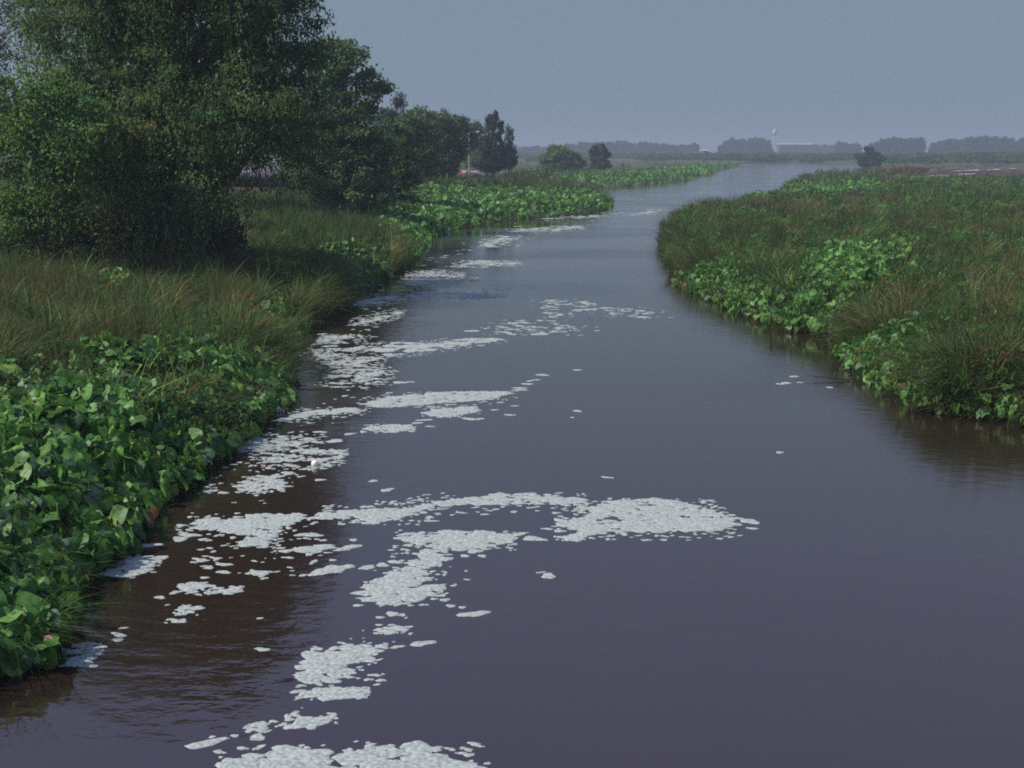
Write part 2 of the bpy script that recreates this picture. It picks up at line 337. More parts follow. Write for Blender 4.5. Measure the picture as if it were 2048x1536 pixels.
def grass_field(n_tuft, y0, y1, side, per=7):
    x, y = wedge(n_tuft, y0, y1); s = sdist(x, y); left = x < np.interp(y, *XC)
    ok = (s > -.1) & (left if side == 'l' else ~left); x, y, s = x[ok], y[ok], s[ok]
    z = hgt(x, y, s); u, v = proj(x, y, z+.3)
    br = inbroad(x, y, z+.3)
    ok = (~br | (R.random(len(x)) < (.14 if side == 'l' else .42))) & (droad(x, y) > 3.6) & (~inpoly(x, y, FLAT) | (R.random(len(x)) < .02))
    if side == 'r': ok &= ~((y > 340) & (u > 1745) & (v < 352) & (v > 336) & (R.random(len(x)) < .7))
    x, y, s, z, u, v = (a[ok] for a in (x, y, s, z, u, v)); n = len(x)
    # patchy colour: live green, dry tan, rusty dead stems
    f1 = fbm(x*.16, y*.10, 31); f2 = fbm(x*.45, y*.3, 51); f3 = fbm(x*.05+9, y*.035, 71)
    dry = np.clip((f1-.47)*3.2 + (f2-.5)*1.2, 0, 1)
    if side == 'l':
        dry += .45*inpoly(u, v, [(560,400),(830,400),(835,500),(700,500),(640,470),(540,470)])
        dry += .28*inpoly(u, v, [(60,560),(420,540),(560,580),(540,650),(300,640),(60,700),(-60,760),(-60,640)])
        dry += .6*inpoly(u, v, [(840,372),(860,345),(1040,325),(1130,322),(1130,332),(960,350)])
        dry -= .35*((y > 90) & (y < 130))
    else:
        dry = dry*.85 + .2 + .35*inpoly(u, v, [(1330,400),(1900,400),(2048,440),(1700,470),(1400,450)]) + .9*inpoly(u, v, [(1750,335),(1840,335),(1840,352),(1750,352)])
        dry -= .35*inpoly(u, v, [(1640,410),(1640,340),(1900,372),(2100,380),(2100,430),(1800,420)])
    dry = np.clip(dry, 0, 1)
    hh = (1.4 if side == 'l' else 1.15) + .6*(fbm(x*.22, y*.22, 13)-.5)*2 + 1.8*(fbm(x*.5, y*.5, 19)-.5)
    hh *= np.interp(s, [-.1, .6, 2.5], [.55, .85, 1.0])
    hh *= 1 + (.55*sstep((y-140)/50) if side == 'l' else .5*sstep((y-130)/90))
    if side == 'l': hh *= 1+.25*inpoly(u, v, [(540,400),(835,400),(835,500),(560,520)])
    hh = np.maximum(hh, .3)*np.where((u > 820) & (u < 1010) & (y > 150) & (y < 285) & (side == 'l'), .5, 1)
    xx = np.repeat(x, per) ; yy = np.repeat(y, per); m = n*per
    sc = np.repeat(np.maximum(1, y/75), per)
    r = np.abs(R.normal(0, .10, m))*sc; a = R.uniform(0, 2*np.pi, m)
    # near the water the blades arch out over it
    e = .4; gx = (sdist(x+e, y)-sdist(x-e, y)); gy = (sdist(x, y+e)-sdist(x, y-e)); out_az = np.arctan2(-gy, -gx)
    edge = np.repeat(np.clip(1-s/1.6, 0, 1), per)
    az = np.where(R.random(m) < edge*.75, np.repeat(out_az, per)+R.normal(0, .5, m), a)
    h = np.repeat(hh, per)*R.uniform(.35, 1.3, m)
    lean = h*np.abs(R.normal(.45, .38, m)) + edge*R.uniform(0, .8, m)
    w = .022*R.uniform(.6, 1.4, m)*sc**1.15
    d = np.repeat(dry, per); q = R.random(m)
    col = pick(m, ['green', 'deep', 'olive'], [5, 4, 2.2])
    dc = pick(m, ['tan', 'rust', 'olive'], [2.2, 3, 4.5])
    col = np.where((q < d*.72)[:, None], dc, col)*R.uniform(.65, 1.3, m)[:, None]*np.repeat((.75+.5*f3)*np.exp(R.normal(0, .32, n))*(.6+.8*fbm(x*1.1, y*.8, 87)), per)[:, None]
    P = np.stack([xx+r*np.cos(a), yy+r*np.sin(a), np.repeat(z, per)-.03], 1)
    return blades(P, az, h, lean, w, col)
def merge(*A):
    o = 0; V = []; F = []; C = []
    for v, f, c in A: V.append(v); F.append(f+o); C.append(c); o += len(v)
    return np.concatenate(V), np.concatenate(F), np.concatenate(C)
def tussocks(n, y0, y1, side, frac_edge=.4):
    x, y = wedge(n*14, y0, y1); q = sdist(x, y); left = x < np.interp(y, *XC)
    ok = (q > .1) & (left if side == 'l' else ~left) & ~inpoly(x, y, FLAT) & (droad(x, y) > 4) & (R.random(len(x)) < np.where(q < 2.2, 1, .28)) & (~inbroad(x, y, .5) | (R.random(len(x)) < (.05 if side == 'l' else .10)))
    x, y, q = x[ok][:n], y[ok][:n], q[ok][:n]; n = len(x); per = 60; m = n*per
    e = .5; oz = np.arctan2(-(sdist(x, y+e)-sdist(x, y-e)), -(sdist(x+e, y)-sdist(x-e, y)))
    H = R.uniform(1.1, 2.5, n)*np.interp(q, [0, 1.5], [.7, 1]); kind = R.random(n) < (.45 if side == 'l' else .38); sc = np.repeat(np.maximum(1, y/75), per)
    a = R.uniform(0, 2*np.pi, m); edge = np.repeat(np.clip(1.1-q/2.2, 0, .85), per); az = np.where(R.random(m) < edge, np.repeat(oz, per)+R.normal(0, .7, m), a)
    r = np.abs(R.normal(0, .14, m))*sc; h = np.repeat(H, per)*R.uniform(.5, 1.1, m); lean = h*np.clip(R.normal(.75, .35, m), .1, 1.6)
    c1 = pick(m, ['green', 'deep', 'olive', 'pale'], [5, 4, 3, .8]); c2 = pick(m, ['tan', 'rust', 'olive', 'green'], [2.2, 2.1, 3.6, 2.4])
    col = np.where(np.repeat(kind, per)[:, None], c2, c1)*np.repeat(np.exp(R.normal(-.05, .38, n)), per)[:, None]*R.uniform(.7, 1.25, m)[:, None]
    P = np.stack([np.repeat(x, per)+r*np.cos(a), np.repeat(y, per)+r*np.sin(a), np.repeat(hgt(x, y, q), per)-.03], 1)
    return blades(P, az, h, lean, .036*sc*R.uniform(.6, 1.4, m), col*1.2, (0, .25, .5, .75, 1.))
V, F, C = merge(grass_field(50000, 22, 900, 'r'), grass_field(52000, 24, 90, 'r'), grass_field(26000, 80, 300, 'r'), tussocks(1500, 26, 140, 'r'), tussocks(500, 100, 320, 'r'))
mesh('reeds', V, F, M_grass, C, kind='stuff', label='tall green and rusty reeds and grass covering the right bank', category='reeds')
V, F, C = merge(grass_field(42000, 14, 700, 'l'), grass_field(70000, 28, 90, 'l'), grass_field(26000, 85, 320, 'l'), tussocks(1500, 28, 120, 'l'), tussocks(400, 100, 320, 'l'))
mesh('reeds', V, F, M_grass, C, kind='stuff', label='tall green and tan reeds and grass covering the left bank below the trees', category='reeds')

# broad leaves: a cupped kidney shaped blade with a midrib fold, on a stalk
def leaf_template(rings=3, n=12):
    th = np.linspace(-math.pi, math.pi, n, endpoint=False)
    rad = .5*(1 + .06*np.cos(5*th+.4) + .05*np.cos(7*th)) * np.where(np.abs(th) > 2.7, .45, 1) * (1+.12*np.cos(th)) * (1-.13*np.cos(2*th)) * (1+.16*np.exp(-(th/.35)**2))
    V = [[0, 0, 0]]; 
    for k in range(1, rings+1):
        f = k/rings
        for j, t in enumerate(th):
            r = rad[j]*f; x, y = r*math.cos(t), r*math.sin(t)*.92
            V.append([x+.08, y, .42*abs(y) - .45*r*r + (.055*math.sin(j*2.3+.5) if k == rings else .015*math.sin(j*1.7))])
    T = [[0, 1+j, 1+(j+1) % n] for j in range(n)]; Q = []
    for k in range(rings-1):
        a = 1+k*n
        Q += [[a+j, a+n+j, a+n+(j+1) % n, a+(j+1) % n] for j in range(n)]
    return np.array(V, float), np.array(T), np.array(Q) if Q else np.zeros((0, 4), int)
def place_leaves(p, size, az, tilt, roll, col, tpl):
    V0, T0, Q0 = tpl; n = len(p); m = len(V0)
    ca, sa, ct, st, cr, sr = np.cos(az), np.sin(az), np.cos(tilt), np.sin(tilt), np.cos(roll), np.sin(roll)
    x, y, z = V0[:, 0][None], V0[:, 1][None], V0[:, 2][None]
    def c(a): return a[:, None]
    warp = R.uniform(.2, 2.0, n)*np.where(R.random(n) < .2, -.7, 1); z = z*c(warp); y = y*c(R.uniform(.75, 1.15, n))
    y1 = y*c(cr)-z*c(sr); z1 = y*c(sr)+z*c(cr)                # roll about the midrib
    x2 = x*c(ct)+z1*c(st); z2 = -x*c(st)+z1*c(ct)             # tip drops with tilt
    X_ = x2*c(ca)-y1*c(sa); Y_ = x2*c(sa)+y1*c(ca)
    V = np.stack([X_, Y_, z2], -1)*size[:, None, None] + p[:, None]
    off = (np.arange(n)*m)[:, None, None]
    rim = np.ones(m); rim[0] = 1.35; rim[-16 if m > 20 else -8:] = .9           # paler where the veins meet
    Cc = (col[:, None]*rim[None, :, None]).reshape(-1, 3)
    return V.reshape(-1, 3), [ (T0[None]+off).reshape(-1, 3), (Q0[None]+off).reshape(-1, 4) if len(Q0) else np.zeros((0, 4), int)], Cc
TPL_HI, TPL_LO = leaf_template(3, 16), leaf_template(1, 8)

def broad_patch(key, n, size, top, hi, label, hue=1.0, rust=.012, over=.35):
    P = np.array([px(u, v, .3)[:2] for u, v in BROAD[key]])
    x0, y0 = P.min(0)-1.6; x1, y1 = P.max(0)+1.6; x = []; y = []
    k = 0; sp_ = max(1, y0/45)
    while k < n:
        yy = 1/R.uniform(1/y1, 1/y0, n*3); xx = R.uniform(x0, x1, n*3)
        ok = inpoly(xx, yy, [tuple(a) for a in P]) & (fbm(xx*.8, yy*.8, 27) > R.uniform(.1, .5, len(xx))) | (dpoly(xx, yy, [tuple(a) for a in P]) < 1.6*sp_*R.random(len(xx))**3)
        x.append(xx[ok]); y.append(yy[ok]); k += ok.sum()
    x = np.concatenate(x)[:n]; y = np.concatenate(y)[:n]; s = sdist(x, y)
    ok = s > -over; x, y, s = x[ok], y[ok], s[ok]; n = len(x)
    z0 = np.maximum(hgt(x, y, s), 0.02)
    # hummocks: plants pile up in clumps
    env = top*np.interp(s, [-over, .1, .9, 3], [.30, .62, .95, 1.0])*(.72+.56*fbm(x*.9, y*.9, 17))
    q = R.random(n)**.45
    z = z0 + .05 + env*q
    az = R.uniform(0, 2*np.pi, n)
    e = .4; gx = (sdist(x+e, y)-sdist(x-e, y)); gy = (sdist(x, y+e)-sdist(x, y-e))
    oz = np.arctan2(-gy, -gx); edge = np.clip(1.2-s/1.6, 0, 1)
    az = np.where(R.random(n) < .75*edge, oz+R.normal(0, .6, n), az)
    tilt = np.clip(R.normal(.75, .55, n) + .45*edge, -.9, 1.5); roll = R.normal(0, .6, n)
    sz = size*np.clip(R.lognormal(0, .34, n), .4, 1.45)*np.interp(y, [40, 90, 200, 500], [1, 1, 1.25, 2.2])
    base = np.array([.088, .205, .042])*hue
    col = base[None]*R.uniform(.6, 1.35, n)[:, None]
    r = R.random(n); pa = fbm(x*1.3, y*1.3, 23)
    yel = (r < .02+.05*(pa > .58)); col[yel] = np.array([.17, .27, .05])*R.uniform(.7, 1.2, yel.sum())[:, None]
    blu = (r > .88); col[blu] = np.array([.085, .16, .08])*R.uniform(.8, 1.3, blu.sum())[:, None]
    old = (R.random(n) < rust*np.where((z < .40) & (s < .9), 2.2, .25)); col[old] = np.array([.24, .105, .05])*R.uniform(.6, 1.2, old.sum())[:, None]
    p = np.stack([x, y, z], 1)
    V, F, C = place_leaves(p, sz, az, tilt, roll, col, TPL_HI if hi else TPL_LO)
    if hi:   # stalks
        B = np.stack([x+R.normal(0, .12, n), y+R.normal(0, .12, n), z0-.05], 1); D = p-B
        ln = np.linalg.norm(D[:, :2], axis=1); 
        V2, F2, C2 = blades(B, np.arctan2(D[:, 1], D[:, 0]), np.maximum(D[:, 2], .05), ln, np.full(n, .022), np.tile([.07, .12, .03], (n, 1))*R.uniform(.6, 1.2, n)[:, None])
        F = [F[0], np.concatenate([F[1], F2+len(V)])]; V = np.concatenate([V, V2]); C = np.concatenate([C, C2])
    return mesh('broadleaf_plants', V, F, M_broad, C, kind='stuff', smooth=True, label=label, category='plants')
broad_patch('near_left', 6800, .38, 1.0, True, 'large round glossy leaves massed on the near left bank')
broad_patch('mid_left', 420, .34, .75, True, 'small clump of broad leaves among dry grass at the left waterline', rust=.03)
broad_patch('tiny_left', 130, .40, 1.0, True, 'small clump of broad leaves standing in rusty grass inland on the left bank')
broad_patch('cove_left', 700, .36, .8, True, 'broad leaved plants in the tree shade by the left cove')
broad_patch('headland', 9000, .42, .95, False, 'bright green broad leaves edging the headland on the left', hue=1.1, rust=.02)
broad_patch('second_headland', 5200, .40, .9, False, 'bright green strip of leaves along the farther left shore', hue=1.1, rust=.03)
broad_patch('right_near_a', 1300, .28, .8, True, 'broad leaves with orange dead ones on the right bank by the narrows', rust=.05)
broad_patch('right_mid', 1500, .34, 1.15, True, 'bright clump of broad leaves rising above the grass mid right bank', hue=1.1)
broad_patch('right_low', 1600, .30, .9, True, 'low broad leaves overhanging the water on the near right bank')
broad_patch('right_corner', 520, .28, .9, True, 'dark broad leaves at the nearest end of the right bank')
broad_patch('right_far', 3000, .36, 1.15, False, 'light green band of leaves crossing the far part of the right bank', hue=1.15)

n = 90000; x, y = wedge(n, 15, 260); sdd = sdist(x, y); k = (sdd > -.12) & (sdd < .30); x, y, sdd = x[k], y[k], sdd[k]; n = len(x)
e = .3; oz = np.arctan2(-(sdist(x, y+e)-sdist(x, y-e)), -(sdist(x+e, y)-sdist(x-e, y))); q = np.maximum(1, y/60)
V, F, C = blades(np.stack([x, y, np.maximum(hgt(x, y, sdd), 0)+.02], 1), oz+R.normal(0, .8, n), R.uniform(.04, .4, n)*q**.5, R.uniform(.15, .75, n)*q**.5, .022*q*R.uniform(.6, 1.4, n), pick(n, ['tan', 'rust', 'deep', 'green', 'olive'], [2, 2, 4, 3, 3])*R.uniform(.25, .9, n)[:, None])
mesh('dead_stems', V, F, M_grass, C, kind='stuff', label='dead and wet stems trailing into the water along both banks', category='dead stems')
# a few sedge tufts one can tell apart
def tuft(u, v, n, hgt_, lab, cols, az0=None, spread=1.2, lean=.9):
    x, y, _ = px(u, v, .15); z = H1(x, y)
    a = R.normal(az0, spread, n) if az0 is not None else R.uniform(0, 6.28, n)
    P = np.stack([x+R.normal(0, .09, n), y+R.normal(0, .09, n), np.full(n, max(z, 0)-.03)], 1)
    h = hgt_*R.uniform(.5, 1.1, n)
    V, F, C = blades(P, a, h, h*lean*R.uniform(.5, 1.4, n), np.full(n, .03)*R.uniform(.7, 1.3, n), pick(n, cols[0], cols[1])*R.uniform(.7, 1.2, n)[:, None], (0, .2, .4, .6, .8, 1.))
    mesh('sedge_tuft', V, F, M_grass, C, origin=(x, y, max(z, 0)), label=lab, category='grass tuft', group='sedge tufts leaning over the water')
tuft(40, 1290, 90, 1.0, 'long pale sedge blades arching over the water at the bottom left corner', (['green', 'olive', 'tan', 'pale'], [4, 3, 1, 2]), 0.1, .5, 1.3)
tuft(-20, 1190, 80, 1.15, 'tuft of long green sedge blades growing out of the big leaves at the left edge', (['green', 'pale', 'deep'], [4, 3, 2]), .2, .7, 1.1)
tuft(300, 985, 60, .75, 'sedge tuft sticking out from the big leaves beside the bank corner foam', (['green', 'olive', 'pale'], [3, 3, 2]), .1, .8, 1.1)
tuft(1890, 815, 150, .8, 'pale bleached sedge tuft lying over the water on the right bank', (['tan', 'olive', 'pale'], [3, 3, 4]), math.pi+.4, .6, 1.4)
tuft(1340, 478, 140, 1.5, 'dark tall sedge tuft at the tip of the right bank narrows', (['deep', 'green', 'olive'], [4, 3, 2]), math.pi, .6, .8)
tuft(560, 640, 120, 1.1, 'dry tan sedge tuft drooping over the left waterline', (['tan', 'olive', 'rust'], [3, 3, 1]), 0, .6, 1.1)

# ------------------------------------------------------------------ trees
def crown_leaves(C, n_per, rc, ll, lw, col, colvar=.35, droop=0.0, accent=None, flat=.6):
    k = len(C); n = k*n_per
    P = np.repeat(C, n_per, 0); g = R.normal(0, 1, (n, 3))
    g /= np.linalg.norm(g, axis=1)[:, None]; g *= (R.random(n)**.45)[:, None]
    rr = np.repeat(rc*R.uniform(.6, 1.35, k), n_per)[:, None]
    P = P + g*rr*np.array([1, 1, flat])
    cl = np.repeat(R.uniform(1-colvar, 1+colvar, k), n_per)[:, None]; hue = np.repeat(R.normal(0, .12, (k, 1)), n_per, 0)
    c = np.array(col)[None]*cl*R.uniform(.75, 1.25, n)[:, None]*(1+hue*np.array([[1, 0, -.5]]))
    if accent: 
        ka = R.random(k) < accent[1]; m = np.repeat(ka, n_per) & (R.random(n) < .4); c[m] = np.array(accent[0])
    d = R.normal(0, 1, (n, 3)); d[:, 2] -= droop*2.2; d /= np.linalg.norm(d, axis=1)[:, None]
    nn = R.normal(0, 1, (n, 3)) + np.array([0, 0, .9]); s = np.cross(d, nn); s /= np.linalg.norm(s, axis=1)[:, None]+1e-6
    L_ = (ll*R.uniform(.6, 1.35, n))[:, None]; W_ = (lw*R.uniform(.7, 1.3, n))[:, None]
    V = np.stack([P, P+d*L_*.45+s*W_*.5, P+d*L_, P+d*L_*.45-s*W_*.5], 1).reshape(-1, 3)
    return V, np.arange(n*4).reshape(-1, 4), np.repeat(c, 4, 0)
def strands(C, per, length, nl, ll, lw, col, colvar=.3, accent=None):
    k = len(C); m = k*per; A = np.repeat(C, per, 0) + R.normal(0, .55, (m, 3))*np.array([1, 1, .35])
    out = R.normal(0, 1, (m, 2)); ln = length*R.uniform(.4, 1.3, m)
    s = np.tile(np.linspace(0, 1, nl), (m, 1)) + R.uniform(0, 1/nl, (m, nl))
    P = A[:, None] + np.stack([out[:, :1]*.35*s**.7, out[:, 1:]*.35*s**.7, -ln[:, None]*s**1.25], -1)
    P = P.reshape(-1, 3) + R.normal(0, .05, (m*nl, 3)); n = len(P)
    cl = np.repeat(R.uniform(1-colvar, 1+colvar, k), per*nl)[:, None]
    c = np.array(col)[None]*cl*R.uniform(.7, 1.3, n)[:, None]
    if accent:
        q = np.repeat(R.random(m) < accent[1], nl) & (R.random(n) < .5); c[q] = np.array(accent[0])
    d = R.normal(0, .55, (n, 3)); d[:, 2] -= 1; d /= np.linalg.norm(d, axis=1)[:, None]
    nn = R.normal(0, 1, (n, 3)) + np.array([0, 0, .6]); sd = np.cross(d, nn); sd /= np.linalg.norm(sd, axis=1)[:, None]+1e-6
    L_ = (ll*R.uniform(.6, 1.3, n))[:, None]; W_ = (lw*R.uniform(.7, 1.3, n))[:, None]
    V = np.stack([P, P+d*L_*.5+sd*W_*.5, P+d*L_, P+d*L_*.5-sd*W_*.5], 1).reshape(-1, 3)
    return V, np.arange(n*4).reshape(-1, 4), np.repeat(c, 4, 0)
def lobe_pts(lobes, dens, shell=.5):
    O = []
    for (c, r) in lobes:
        r = np.array(r, float); k = max(3, int(dens*(r[0]*r[1]*r[2])**(2/3.)))
        g = R.normal(0, 1, (k, 3)); g /= np.linalg.norm(g, axis=1)[:, None]
        g *= (shell+(1-shell)*R.random(k)**.6)[:, None]
        O.append(np.array(c)+g*r)
    return np.concatenate(O)
def lob(d, *a): return [(pd(u, v, d + (dd or 0)), r) for (u, v, r, dd) in a]
def tree(name, base, lobes, label, cat='tree', col=(.04, .07, .02), dens=7, n_per=55, rc=.9, ll=.22, lw=.13, trunk_r=.3, droop=0, accent=None,
         strand=None, group=None, top=None, lean=(0, 0), limbs=60, flat=.6, colvar=.35, shell=.5):
    x, y = base; z = H1(x, y)-.15; zt = top if top else max(c[2]+r[2]*.5 for c, r in lobes)
    root = empty(name, (x, y, z), label=label, category=cat, **({'group': group} if group else {}))
    C = lobe_pts(lobes, dens, shell); C = C[C[:, 2] > z+.4]
    tb = Tubes(8); m = 9; s = np.linspace(0, 1, m)
    cx = np.mean([c[0] for c, r in lobes]); cy = np.mean([c[1] for c, r in lobes])
    wob = R.normal(0, .02*(zt-z), (m, 2))*s[:, None]
    TP = np.stack([x+(cx-x)*s**1.4*.7+wob[:, 0], y+(cy-y)*s**1.4*.7+wob[:, 1], z+(zt-z)*s], 1); TR = trunk_r*(1-s*.85); TR[0] *= 1.35
    tb.add(TP, TR)
    idx = R.choice(len(C), min(limbs, len(C)), replace=False)
    for i in idx:
        e = C[i]; f = np.clip((e[2]-z)/(zt-z) - R.uniform(.15, .4), .12, .92)
        a = np.array([np.interp(f, s, TP[:, k]) for k in range(3)]); r0 = np.interp(f, s, TR)*.5
        q = np.linspace(0, 1, 6)[:, None]; mid = (a+e)/2 + np.array([0, 0, .12*np.linalg.norm(e-a)]) + R.normal(0, .06, 3)*np.linalg.norm(e-a)
        B = (1-q)**2*a + 2*q*(1-q)*mid + q*q*e; B[1:-1] += R.normal(0, .03, (4, 3))*np.linalg.norm(e-a)*.6
        tb.add(B, r0*(1-.88*q[:, 0]))
    V, F = tb.out(); mesh('trunk', V-np.array([x, y, z]), F, M_bark, parent=root, smooth=True)
    V, F, c = crown_leaves(C, n_per, rc, ll, lw, col, colvar, droop, accent, flat)
    if strand:
        V2, F2, c2 = strands(C[R.random(len(C)) < strand[0]], *strand[1:6], np.array(col)*1.15, .3, accent)
        F = np.concatenate([F, F2+len(V)]); V = np.concatenate([V, V2]); c = np.concatenate([c, c2])
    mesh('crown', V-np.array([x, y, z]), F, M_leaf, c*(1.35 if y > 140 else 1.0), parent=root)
    return root

YEL = ((.26, .20, .05), .025)
# the tall willow whose crown leaves the picture at the top
tree('willow_tree', (-17.5, 64), lob(62,
    (300,70,(6.5,5,5),0),(215,110,(3.4,4,3.6),2),(430,0,(4.4,4,4),0),(535,70,(2.9,3,3.4),-1),(590,190,(1.9,2.2,3.2),-1),(490,-60,(3,3,3),0),
    (320,-130,(5.6,5,4.2),0),(225,-60,(4.2,4,4.2),2),(230,-230,(4.2,4,3),0),(400,-210,(2.6,3,2.4),0),
    (240,240,(4.2,3,3),-3),(400,250,(3.4,3,2.6),-4),(490,215,(2.4,2.4,2.4),-4),(330,340,(3.2,2.6,2.4),-5),(250,330,(3,2.4,2.2),-3),(180,380,(3,2.5,2),1),(300,420,(2.6,2,1.4),0),(60,400,(3,2.5,2),2),(70,-40,(1.7,1.7,1.0),1)),
    'towering willow with drooping foliage at the left, its crown leaving the picture top', col=(.088, .140, .048), dens=5.4, n_per=90, rc=.85, ll=.24, lw=.095, flat=.45,
    trunk_r=.85, droop=.5, accent=YEL, strand=(.9, 6, 2.4, 14, .24, .085), limbs=130, top=20, colvar=.55, shell=.55)
tree('box_elder', (-22.0, 58), lob(55,
    (50,190,(1.7,1.7,1.0),0),(130,200,(1.6,1.6,1.0),0),(185,245,(1.1,1.3,.9),-1),(80,255,(1.6,1.6,.9),-1),(0,245,(1.7,1.6,1.0),1),(130,310,(1.3,1.2,.8),-1.5),(105,350,(.7,.8,.6),-1.5),(190,300,(.7,.7,.6),-1),(20,310,(1.0,1,.8),0),(55,385,(1.2,1,.7),-.5),(0,390,(1,1,.8),0),(120,400,(1,1,.7),-.5),(60,440,(1.1,1,.7),-.5)),
    'bright green leafy tree in front of the willow at the left edge', col=(.088, .165, .042), dens=12, n_per=60, rc=.75, ll=.2, lw=.13, trunk_r=.28, droop=.3, limbs=20, strand=(.6, 4, 1.9, 10, .18, .09))
tree('young_willow', (-17.6, 63), lob(63,
    (350,395,(1.9,1.5,1.1),0),(310,440,(1.3,1.2,1.1),0),(400,420,(1.3,1.2,1.0),0),(365,340,(1.0,.9,.8),0),(420,370,(1.2,1,.9),1),(300,370,(.8,.8,.7),0)),
    'low light green willow shrub at the foot of the big willow', 'shrub', col=(.120, .190, .055), dens=13, n_per=60, rc=.55, ll=.18, lw=.075, trunk_r=.1, droop=.6, limbs=26, strand=(.6, 3, .9, 9, .17, .06))
tree('leafy_shrub', (-22.6, 54), lob(54, (10,440,(1.1,1,.9),0),(-30,470,(1.3,1.2,1),0),(40,460,(.6,.6,.6),0)),
    'small green shrub at the left edge in front of the dark trunks', 'shrub', col=(.09, .16, .04), dens=16, n_per=45, rc=.4, ll=.16, lw=.1, trunk_r=.06, droop=.4, limbs=14)
tree('background_tree', (-46, 100), lob(100, (20,150,(4,4,3),0),(-30,90,(4,4,4),0),(60,40,(3,3,3),2),(-60,240,(5,4,4),0),(60,290,(4,3,4),0),(160,330,(5,4,3.5),5),(40,-40,(4,4,4),0)),
    'thin crowned dark tree behind the left edge with sky showing through', col=(.040, .066, .028), dens=3.4, n_per=40, rc=.9, ll=.24, lw=.12, trunk_r=.4, limbs=70, shell=.3)
tree('background_tree', (-30, 112), lob(112, (240,320,(6,4,5),0),(400,250,(4.5,4,3.2),0),(520,240,(4,4,3.2),0),(560,250,(3.5,3,3),0),(360,230,(5,4,4),0)),
    'dark rounded tree standing behind the willow, above the tank trailer', col=(.070, .115, .044), dens=5.5, n_per=60, rc=1.1, ll=.28, lw=.17, trunk_r=.4, limbs=60)
tree('poplar_tree', (-14.6, 108), lob(106,
    (695,120,(2.3,2.2,1.8),0),(745,165,(1.4,1.8,1.3),0),(660,120,(2,2,2.3),1),(755,185,(1,1.2,.7),-1),(640,210,(3.5,3,2.6),0),(720,215,(1.6,1.8,1.2),0),(690,270,(3.2,3,2.4),-1),(600,260,(3.2,3,2.4),-1),
    (740,300,(2.2,2.2,2.2),-1),(640,340,(3.4,2.8,2),-2),(720,350,(2.4,2.2,1.6),-2),(680,395,(3,2.4,1.2),-3),(740,390,(2,2,1),-3)),
    'broad leaved poplar with an open top rising right of the willow', col=(.095, .150, .060), dens=9, n_per=55, rc=.8, ll=.26, lw=.22, trunk_r=.35, limbs=90, colvar=.45)
tree('poplar_tree', (-13.2, 128), lob(126, (800,290,(2.2,2,2),0),(775,330,(2.2,2,2),0),(815,335,(1.7,1.6,2),0),(790,365,(2.4,2,1.2),0),(780,262,(1.4,1.4,1.2),0)),
    'small rounded dark tree standing right of the open topped poplar', col=(.072, .118, .046), dens=8, n_per=46, rc=.8, ll=.28, lw=.22, trunk_r=.2, limbs=40)
tree('cypress_tree', (-19, 215), lob(215, (797,225,(1.2,1.2,3.2),0),(800,200,(.6,.6,1.4),0),(780,260,(2.6,2.4,3.4),0),(770,235,(1.4,1.4,1.6),0)),
    'hazy pointed evergreen rising above the middle of the left tree belt', col=(.030, .045, .028), dens=9, n_per=50, rc=.9, ll=.35, lw=.2, trunk_r=.25, limbs=20, top=17)
belt = [((-17.5,170),170,[(835,245,(2.6,2.4,1.9)),(815,275,(2.4,2.4,2.6)),(850,285,(2.6,2.4,2.6)),(830,320,(3,2.4,2.2))],(.055,.088,.032),'rounded tree at the left end of the mid distance belt'),
        ((-15.5,195),195,[(880,240,(2.6,2.4,1.4)),(870,270,(3,2.6,3)),(880,310,(3.4,2.6,3))],(.066,.080,.038),'reddish tinted tree in the middle of the mid distance belt'),
        ((-10.5,205),205,[(905,250,(2.4,2,1.6)),(915,280,(2.6,2.4,2.4)),(900,310,(2.6,2.4,2.4))],(.048,.080,.030),'dark tree left of the street lamp'),
        ((-7.5,300),300,[(935,255,(3.2,3,2.2)),(950,275,(3.4,3,3)),(925,285,(4,3,4)),(960,300,(3.4,3,4))],(.042,.072,.032),'dark round topped tree behind the street lamp'),
        ((-10,215),215,[(862,325,(2.6,2.2,1.9)),(895,332,(2.4,2.2,1.5)),(840,345,(2.6,2,1.2))],(.072,.096,.036),'light olive bush at the foot of the mid distance belt'),
        ((-6,290),290,[(965,315,(3,2.6,2)),(950,325,(3,2.6,1.6)),(985,322,(2.5,2.4,1.4))],(.068,.100,.042),'pale green bush right of the street lamp'),
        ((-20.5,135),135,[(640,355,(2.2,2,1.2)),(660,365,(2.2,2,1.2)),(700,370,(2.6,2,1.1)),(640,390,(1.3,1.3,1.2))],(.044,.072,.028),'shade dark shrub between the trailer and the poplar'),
        ((-34,240),240,[(720,250,(4,4,4)),(680,300,(5,4,4)),(740,300,(4,4,3.5))],(.044,.068,.038),'hazy tree far behind the open topped poplar')]
for (b, d, ls, c, lab) in belt:
    n = 'bush' if 'bush' in lab or 'shrub' in lab else 'roadside_tree'
    tree(n, b, lob(d, *[(u, v, r, 0) for u, v, r in ls]), lab, 'bush' if n == 'bush' else 'tree', col=c, dens=8, n_per=46, rc=.95, ll=.34, lw=.26, trunk_r=.22, limbs=26, group='trees and bushes of the belt along the left road')
